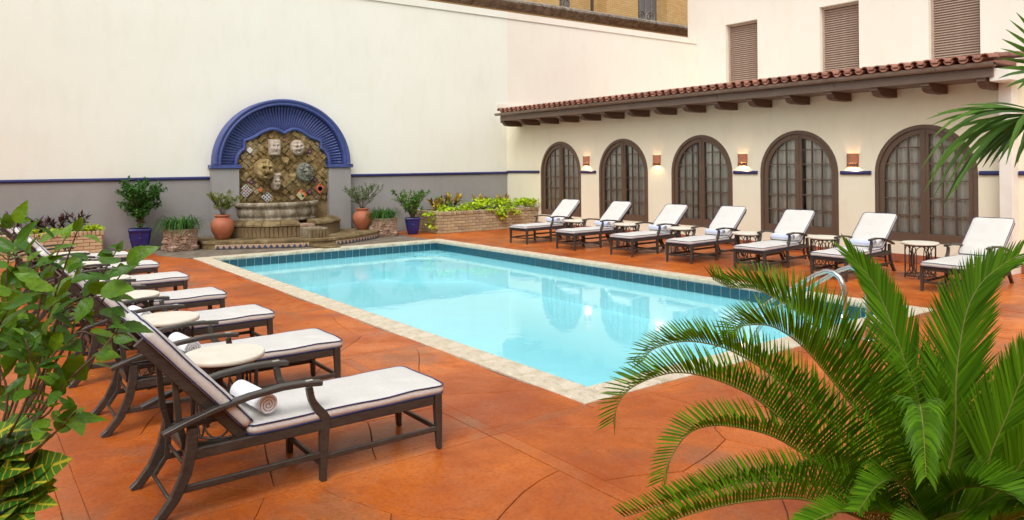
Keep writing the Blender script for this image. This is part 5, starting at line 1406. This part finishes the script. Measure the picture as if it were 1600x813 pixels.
stems = [[(60, 640, 2.75), (70, 520, 2.75), (100, 420, 2.7), (124, 352, 2.65)], [(28, 600, 2.8), (10, 450, 2.8), (24, 345, 2.8)], [(90, 600, 2.7), (118, 500, 2.7), (158, 432, 2.65), (186, 385, 2.6)],
         [(55, 600, 2.85), (58, 500, 2.85), (75, 430, 2.85), (104, 368, 2.85)], [(70, 640, 2.6), (112, 590, 2.55), (160, 545, 2.5), (186, 512, 2.48)], [(60, 700, 2.5), (90, 672, 2.45), (120, 640, 2.42)],
         [(0, 600, 2.8), (-30, 480, 2.8), (-25, 370, 2.8)], [(60, 600, 2.7), (90, 500, 2.7), (130, 470, 2.65), (165, 462, 2.6)], [(30, 620, 2.9), (40, 500, 2.95), (62, 410, 2.95)], [(50, 640, 2.6), (80, 560, 2.6), (120, 520, 2.6), (150, 525, 2.6)],
         [(10, 640, 2.6), (-10, 540, 2.55), (20, 470, 2.5)], [(30, 650, 2.5), (50, 580, 2.45), (40, 530, 2.4)], [(90, 560, 2.7), (140, 500, 2.7), (170, 455, 2.65), (196, 420, 2.6)], [(40, 680, 2.55), (80, 640, 2.5), (100, 600, 2.45)]]
smb = MB(); leafspots = []
for st in stems:
    pts = [B0] + [at(*p) for p in st]; pts = crv(pts, 18); smb.tube(pts, [.0048 * (1 - .8 * i / 18) + .0012 for i in range(19)], 6)
    for i in range(9, 19, 1 if len(st) < 4 else 2):
        for q in range(1 if i < 17 else 2): leafspots.append((pts[i], (pts[i] - pts[i - 1]).normalized(), i / 18))
smb.build('stem', M['stem'], hb)
toC = lambda p: (CAM - p).normalized()
def hand(b, t_, d, w_=1.0, k=0, flip=.35):
    p0, p1 = at(*b, d), at(*t_, d - random.uniform(-.04, .04)); nrm = (toC(p0) * .7 + UP * .8 + rv(random) * flip).normalized(); leaf_obj('leaf', LEAFM[k % 5], hb, p0, p1, nrm, w_)
HL = [((25, 347), (42, 313), 1.1), ((64, 374), (94, 357), 1.2), ((84, 372), (66, 352), 1.0), ((27, 378), (64, 343), .8), ((76, 402), (115, 374), .8), ((58, 414), (98, 398), .9), ((184, 412), (152, 396), 1.3), ((188, 386), (163, 383), .6), ((184, 394), (193, 375), 1.1), ((197, 410), (243, 383), .9), ((172, 432), (218, 410), .75), ((160, 452), (207, 447), 1.5), ((106, 425), (126, 409), 1.2),
      ((143, 466), (118, 508), 1.4), ((180, 514), (239, 511), 1.0), ((178, 531), (211, 530), 1.1), ((152, 556), (186, 553), 1.2), ((170, 512), (198, 507), .8), ((178, 480), (197, 498), 1.0), ((92, 640), (118, 630), 1.1), ((106, 656), (168, 652), .85), ((96, 668), (112, 640), 1.2), ((72, 672), (53, 660), .8), ((83, 642), (98, 668), .9), ((60, 520), (30, 560), 1.2), ((112, 560), (95, 620), .8), ((118, 570), (138, 596), 1.5), ((70, 600), (110, 596), 1.0), ((40, 590), (5, 620), .9), ((90, 480), (60, 520), 1.2), ((50, 470), (0, 480), .9), ((40, 440), (90, 452), .9), ((10, 420), (-40, 400), .9), ((20, 390), (-30, 372), .8), ((110, 440), (150, 428), .8), ((60, 440), (20, 425), 1.0), ((20, 545), (10, 585), 1.0), ((95, 520), (75, 560), 1.2)]
for i, (b, t_, w_) in enumerate(HL): hand(b, t_, random.uniform(2.45, 2.6), w_, i)
for p, d, f in leafspots:
    o = rv(random); dr = (d * .35 + o + UP * .15 + toC(p) * .2).normalized(); L = random.uniform(.062, .112) * (1.0 if f < .9 else .7)
    leaf_obj('leaf', random.choice(LEAFM), hb, p + dr * .02, p + dr * (L + .02), (toC(p) * .25 + UP * 1.0 + rv(random) * .55).normalized(), random.uniform(.95, 1.35))
for k in range(128):
    px = random.gauss(28, 50); py = random.gauss(515, 62)
    if px > 170 - max(0, (py - 520)) * .9 or px < -110: continue
    p = at(px, py, random.uniform(2.55, 3.05)); o = rv(random); dr = (o + UP * -.15).normalized(); L = random.uniform(.072, .122)
    leaf_obj('leaf', random.choice(LEAFM), hb, p, p + dr * L, (toC(p) * .25 + UP * .9 + rv(random) * .6).normalized(), random.uniform(.85, 1.25))
# croton in front of it
cr = thing('croton', 'yellow veined croton in a blue pot at the bottom left corner', 'plant', (0, 0, 0))
CROM = [big_leaf(w, 0, s_, c, f, 12).mesh('leaf', M['croton']) for w, s_, c, f in ((.22, 11, .12, .08), (.25, 12, .04, .06), (.20, 13, .2, .12))]
CL = [((-20, 690), (48, 660), 1.35), ((-4, 712), (78, 675), 1.0), ((10, 764), (66, 704), 1.1), ((48, 745), (90, 719), 1.2), ((18, 782), (83, 748), .95), ((16, 772), (70, 756), .8), ((5, 797), (48, 806), 1.2), ((-10, 820), (12, 796), 1.5), ((-8, 730), (20, 690), 1.1), ((0, 780), (8, 730), .9), ((-20, 740), (40, 726), 1.0), ((20, 760), (50, 740), 1.1), ((-15, 800), (30, 770), 1.1), ((10, 800), (40, 830), 1.2), ((30, 790), (70, 775), .9), ((-40, 720), (-5, 660), 1.2), ((-30, 760), (10, 745), 1.2), ((-10, 700), (30, 700), 1.2)]
for i, (b, t_, w_) in enumerate(CL):
    p0, p1 = at(*b, 2.62), at(*t_, 2.50 - .02 * (i % 4)); leaf_obj('leaf', CROM[i % 3], cr, p0, p1, (toC(p0) * 1.2 + UP * .45 + rv(random) * .3).normalized(), w_)
g = MB(); g.tube(crv([Vector((POTX, POTY, .55)), at(-5, 780, 2.65), at(0, 720, 2.64)], 6), .012, 6); g.build('stem', M['stemgreen'], cr)
bp = thing('glazed_pot', 'cobalt blue glazed pot at the bottom left corner, mostly hidden by leaves', 'plant pot', (POTX, POTY, 0), .3, 'cobalt blue glazed pots')
g = MB(); g.lathe([(.13, 0), (.15, .02), (.19, .30), (.205, .54), (.215, .60), (.225, .62), (.225, .655), (.21, .66), (.19, .65), (.185, .60)], 32, cap=False); g.build('pot_body', M['blueglaze'], bp); MB().lathe([(.002, .60), (.187, .60)], 20, cap=False).build('soil', M['soil'], bp)

# ------------------------------------------------------------------ sago palm
sg = thing('sago_palm', 'big sago palm with arching feathery fronds in the right foreground', 'palm', (0, 0, 0))
CRN = at(1452, 850, 2.78)
g = MB(); g.lathe([(.17, 0), (.18, .05), (.17, .15), (.18, .22), (.16, .30), (.15, CRN.z - .05), (.06, CRN.z + .02)], 20, (CRN.x, CRN.y, 0)); g.build('trunk', M['rim'], sg)
WL = 1.0; NP = 1.0; AK = 1.0
def frond(px, d0, d1, Lmax, nrm=None, V=.75, npair=74, bare=.16, seed=0, droop=.0, Aa=1.28, Ab=.85):
    rnd = random.Random(seed); n_ = len(px); npair = int(npair * NP); Aa = Aa * AK; Ab = Ab * AK; P = [CRN + Vector((rnd.uniform(-.04, .04), rnd.uniform(-.04, .04), 0))] if True else []
    P += [at(x, y, d0 + (d1 - d0) * (i + .5) / (n_ - .5)) for i, (x, y) in enumerate(px)]
    C = crv(P, 60); mb = MB()
    rc = MB(); rc.tube(C, [.0062 * (1 - .82 * i / 60) for i in range(61)], 6)
    ar = [0.0]
    for i in range(60): ar.append(ar[-1] + (C[i + 1] - C[i]).length)
    for k in range(npair):
        t = bare + (1 - bare) * (k + .5) / npair; s_ = t * ar[-1]; i = max(j for j in range(61) if ar[j] <= s_); i = min(i, 59); f = (s_ - ar[i]) / max(1e-6, ar[i + 1] - ar[i]); p = C[i].lerp(C[i + 1], f)
        T = (C[min(60, i + 2)] - C[max(0, i - 1)]).normalized(); Nn = nrm(p) if nrm else UP; Nn = Nn - T * Nn.dot(T)
        if Nn.length < .15: Nn = Vector((T.y, -T.x, .4)) - T * 0
        Nn = (Nn - T * Nn.dot(T)).normalized(); S_ = T.cross(Nn)
        tt = (t - bare) / (1 - bare); l = Lmax * max(.22, min(1, (tt / .16) ** .6)) * (1 - .62 * max(0, tt - .45) / .55) * rnd.uniform(.93, 1.05); A = Aa + (Ab - Aa) * tt
        for sd in (-1, 1):
            v_ = V + rnd.uniform(-.09, .09); d = T * math.cos(A) + (S_ * sd * math.cos(v_) + Nn * math.sin(v_)) * math.sin(A); d = (d + rv(rnd) * .035).normalized()
            wv = (T - d * T.dot(d)).normalized() * (.0046 if t < .9 else .003) * WL; bend = -Nn * droop - UP * .06; q0, q1, q2, q3 = p, p + d * l * .35 + bend * l * .05, p + d * l * .72 + bend * l * .35, p + d * l + bend * l * .8
            mb.add([q0 - wv * .6, q0 + wv * .6, q1 - wv, q1 + wv, q2 - wv * .85, q2 + wv * .85, q3], [(0, 1, 3, 2), (2, 3, 5, 4), (4, 5, 6)], 0, True)
    o = mb.build('frond', M['sago'], sg); rc.build('rachis', M['rachis'], o)
towards = lambda p: (CAM - p).normalized() * .9 + UP * .45
back_up = lambda p: UP * .9 + (CAM - p).normalized() * .15
WL = .88; NP = 1.25
frond([(1431, 800), (1383, 646), (1325, 562), (1261, 500), (1218, 470), (1176, 451), (1142, 450), (1114, 437)], 2.9, 3.25, .24, back_up, 1.05, 80, .30, 1)
frond([(1431, 800), (1399, 745), (1346, 655), (1293, 586), (1250, 538), (1208, 511), (1171, 508), (1152, 515), (1142, 533)], 2.85, 3.0, .25, back_up, .95, 84, .18, 2)
frond([(1399, 806), (1362, 772), (1293, 713), (1240, 671), (1186, 626), (1144, 603), (1096, 587), (1048, 583), (995, 601), (968, 627), (958, 660)], 2.7, 2.5, .19, back_up, .9, 96, .12, 3)
frond([(1410, 790), (1325, 694), (1261, 634), (1197, 580), (1144, 549), (1106, 537), (1064, 534), (1021, 546), (1003, 566)], 2.75, 2.75, .19, back_up, .9, 92, .15, 4)
frond([(1400, 808), (1325, 757), (1261, 713), (1208, 682), (1149, 667), (1106, 666), (1074, 679), (1048, 715), (1034, 753)], 2.68, 2.42, .165, back_up, .85, 88, .14, 5)
frond([(1400, 815), (1341, 783), (1282, 759), (1218, 752), (1160, 755), (1106, 769), (1040, 788), (974, 808)], 2.62, 2.15, .14, back_up, 1.1, 92, .12, 6)
frond([(1390, 830), (1320, 800), (1250, 780), (1180, 782), (1100, 797), (1020, 826), (960, 860)], 2.6, 2.0, .13, back_up, 1.1, 88, .12, 7)
frond([(1390, 806), (1345, 770), (1310, 742), (1285, 730), (1262, 730), (1243, 744)], 2.75, 3.1, .10, back_up, .7, 60, .2, 8)
WL = 1.0; NP = 1.5; AK = .74
frond([(1450, 760), (1436, 630), (1420, 582), (1399, 524), (1383, 481), (1362, 439), (1326, 394)], 2.95, 3.3, .25, towards, .42, 92, .22, 9, Aa=.85, Ab=.45)
frond([(1470, 780), (1490, 700), (1493, 640), (1494, 593), (1500, 540), (1511, 486), (1532, 444), (1560, 419), (1592, 398)], 2.9, 3.1, .27, towards, .45, 96, .20, 10, Aa=.95, Ab=.55)
frond([(1446, 790), (1436, 700), (1434, 645), (1437, 634), (1441, 655), (1444, 690), (1447, 745)], 2.62, 2.02, .15, back_up, .75, 52, .32, 11, droop=.7)
frond([(1480, 800), (1532, 763), (1548, 710), (1575, 646), (1602, 580), (1640, 520)], 2.8, 2.75, .26, towards, .45, 84, .15, 12, Aa=.9, Ab=.5)
frond([(1480, 810), (1530, 790), (1570, 760), (1602, 715), (1650, 650)], 2.68, 2.45, .22, towards, .5, 74, .15, 13, Aa=.9, Ab=.55)
frond([(1470, 830), (1530, 828), (1580, 812), (1640, 790), (1700, 790)], 2.6, 2.2, .16, back_up, .5, 70, .12, 14)
frond([(1462, 790), (1475, 720), (1478, 660), (1470, 600), (1452, 560)], 2.9, 3.2, .20, towards, .45, 64, .2, 15, Aa=.8, Ab=.5)
frond([(1475, 800), (1510, 740), (1530, 690), (1545, 640), (1560, 600)], 3.0, 3.3, .22, towards, .45, 64, .15, 16, Aa=.8, Ab=.5)
frond([(1420, 815), (1360, 800), (1310, 800), (1260, 822), (1230, 860)], 2.55, 2.1, .13, back_up, .55, 70, .12, 17)
frond([(1460, 830), (1450, 815), (1420, 830), (1390, 880)], 2.4, 1.9, .13, back_up, .5, 50, .15, 18)

frond([(1455, 800), (1440, 740), (1415, 690), (1385, 640), (1350, 600)], 3.05, 3.4, .22, towards, .45, 70, .15, 21, Aa=.9, Ab=.5)
frond([(1490, 810), (1520, 770), (1540, 720), (1590, 660), (1640, 640)], 2.9, 3.0, .22, towards, .45, 70, .12, 22, Aa=.9, Ab=.55)
frond([(1500, 815), (1550, 800), (1590, 760), (1640, 720)], 3.0, 3.2, .22, towards, .45, 64, .12, 23, Aa=.9, Ab=.55)
frond([(1465, 800), (1490, 770), (1530, 760), (1590, 780), (1630, 830)], 2.7, 2.3, .18, back_up, .6, 70, .12, 24)
frond([(1440, 810), (1420, 770), (1400, 750), (1370, 760), (1340, 800)], 2.65, 2.2, .15, back_up, .7, 66, .15, 25)
# ------------------------------------------------------------------ fan palm reaching in from the right
fp = thing('fan_palm', 'fan palm with long narrow blades reaching in at the upper right edge', 'palm', (0, 0, 0))
HUB1, HUB2 = at(1632, 178, 2.75), at(1668, 118, 2.9); TR = at(1790, 240, 3.1)
g = MB(); g.tube([(TR.x, TR.y, 0), (TR.x + .02, TR.y, .8), (TR.x, TR.y - .02, TR.z - .05)], [.10, .085, .07], 14); g.build('trunk', M['rim'], fp)
def fan(hub, tips, d, wd, petiole, seed, sagk=.10):
    rnd = random.Random(seed); mb = MB()
    for (x, y, sg_) in tips:
        e = at(x, y, d + rnd.uniform(-.25, .12)); v_ = e - hub; L = v_.length
        C = crv([hub, hub + v_ * .45 + UP * L * sg_ * .9, hub + v_ * .8 + UP * L * sg_ * .7, e], 8); vs = []
        for i, p in enumerate(C):
            t = i / 8; T = (C[min(8, i + 1)] - C[max(0, i - 1)]).normalized(); S_ = T.cross(toC(p) * .6 + UP * .6).normalized(); Nn = S_.cross(T); w_ = wd * (.25 + .75 * min(1, t / .45)) * (1 - max(0, t - .5) / .5 * .93)
            vs += [p - S_ * w_ + Nn * w_ * .5, p, p + S_ * w_ + Nn * w_ * .5]
        mb.add(vs, [(i * 3 + j, i * 3 + j + 1, i * 3 + j + 4, i * 3 + j + 3) for i in range(8) for j in range(2)], 0, False)
    o = mb.build('fan_leaf', M['fan'], fp); g = MB(); g.tube(crv([hub, (hub + TR) / 2 + UP * .08, TR], 8), [.008 + .001 * i for i in range(9)], 6); g.build('petiole', M['rachis'], o)
fan(HUB1, [(1447, 187, .05), (1464, 178, .04), (1500, 165, .02), (1455, 196, .06), (1475, 206, .03), (1458, 214, .10), (1488, 200, .05), (1470, 236, .04), (1440, 262, .16), (1452, 275, .14), (1444, 300, .22), (1458, 310, .20), (1474, 320, .17), (1480, 312, .12), (1478, 292, .16), (1492, 300, .14), (1520, 268, .10), (1535, 262, .12), (1527, 258, .16), (1546, 262, .10), (1560, 255, .12), (1572, 258, .18), (1585, 262, .12), (1590, 255, .2), (1510, 172, .03), (1540, 162, .02), (1500, 220, .05), (1515, 240, .06)], 2.7, .0105, None, 3)
fan(HUB2, [(1577, 31, 0), (1588, 20, 0), (1571, 46, 0), (1565, 61, 0), (1560, 92, .02), (1560, 107, .02), (1560, 123, .03), (1571, 137, .03), (1600, 12, 0), (1563, 76, .01), (1612, 5, 0), (1590, 140, .05)], 2.85, .0145, None, 5)
import OpenImageIO as oiio,sys,numpy as np
a=oiio.ImageBuf('/workdir/render_main.png').get_pixels(oiio.UINT8)
def m(x0,y0,x1,y1): s=.64; return a[int(y0*s):int(y1*s),int(x0*s):int(x1*s),:3].reshape(-1,3).mean(0).round()
for n,r in dict(patio=(640,700,940,800),wallL=(100,50,300,200),wallR=(850,60,1000,100),facade=(1200,20,1270,80),wing=(1000,180,1040,200),grey=(620,290,700,310),waternear=(800,540,900,590),watermid=(500,440,700,500),waterfar=(900,425,1000,440),cushion=(560,585,600,605),patioR=(850,385,950,400),sago=(1480,560,1600,700),blue=(400,165,480,200)).items(): print(n,m(*r))
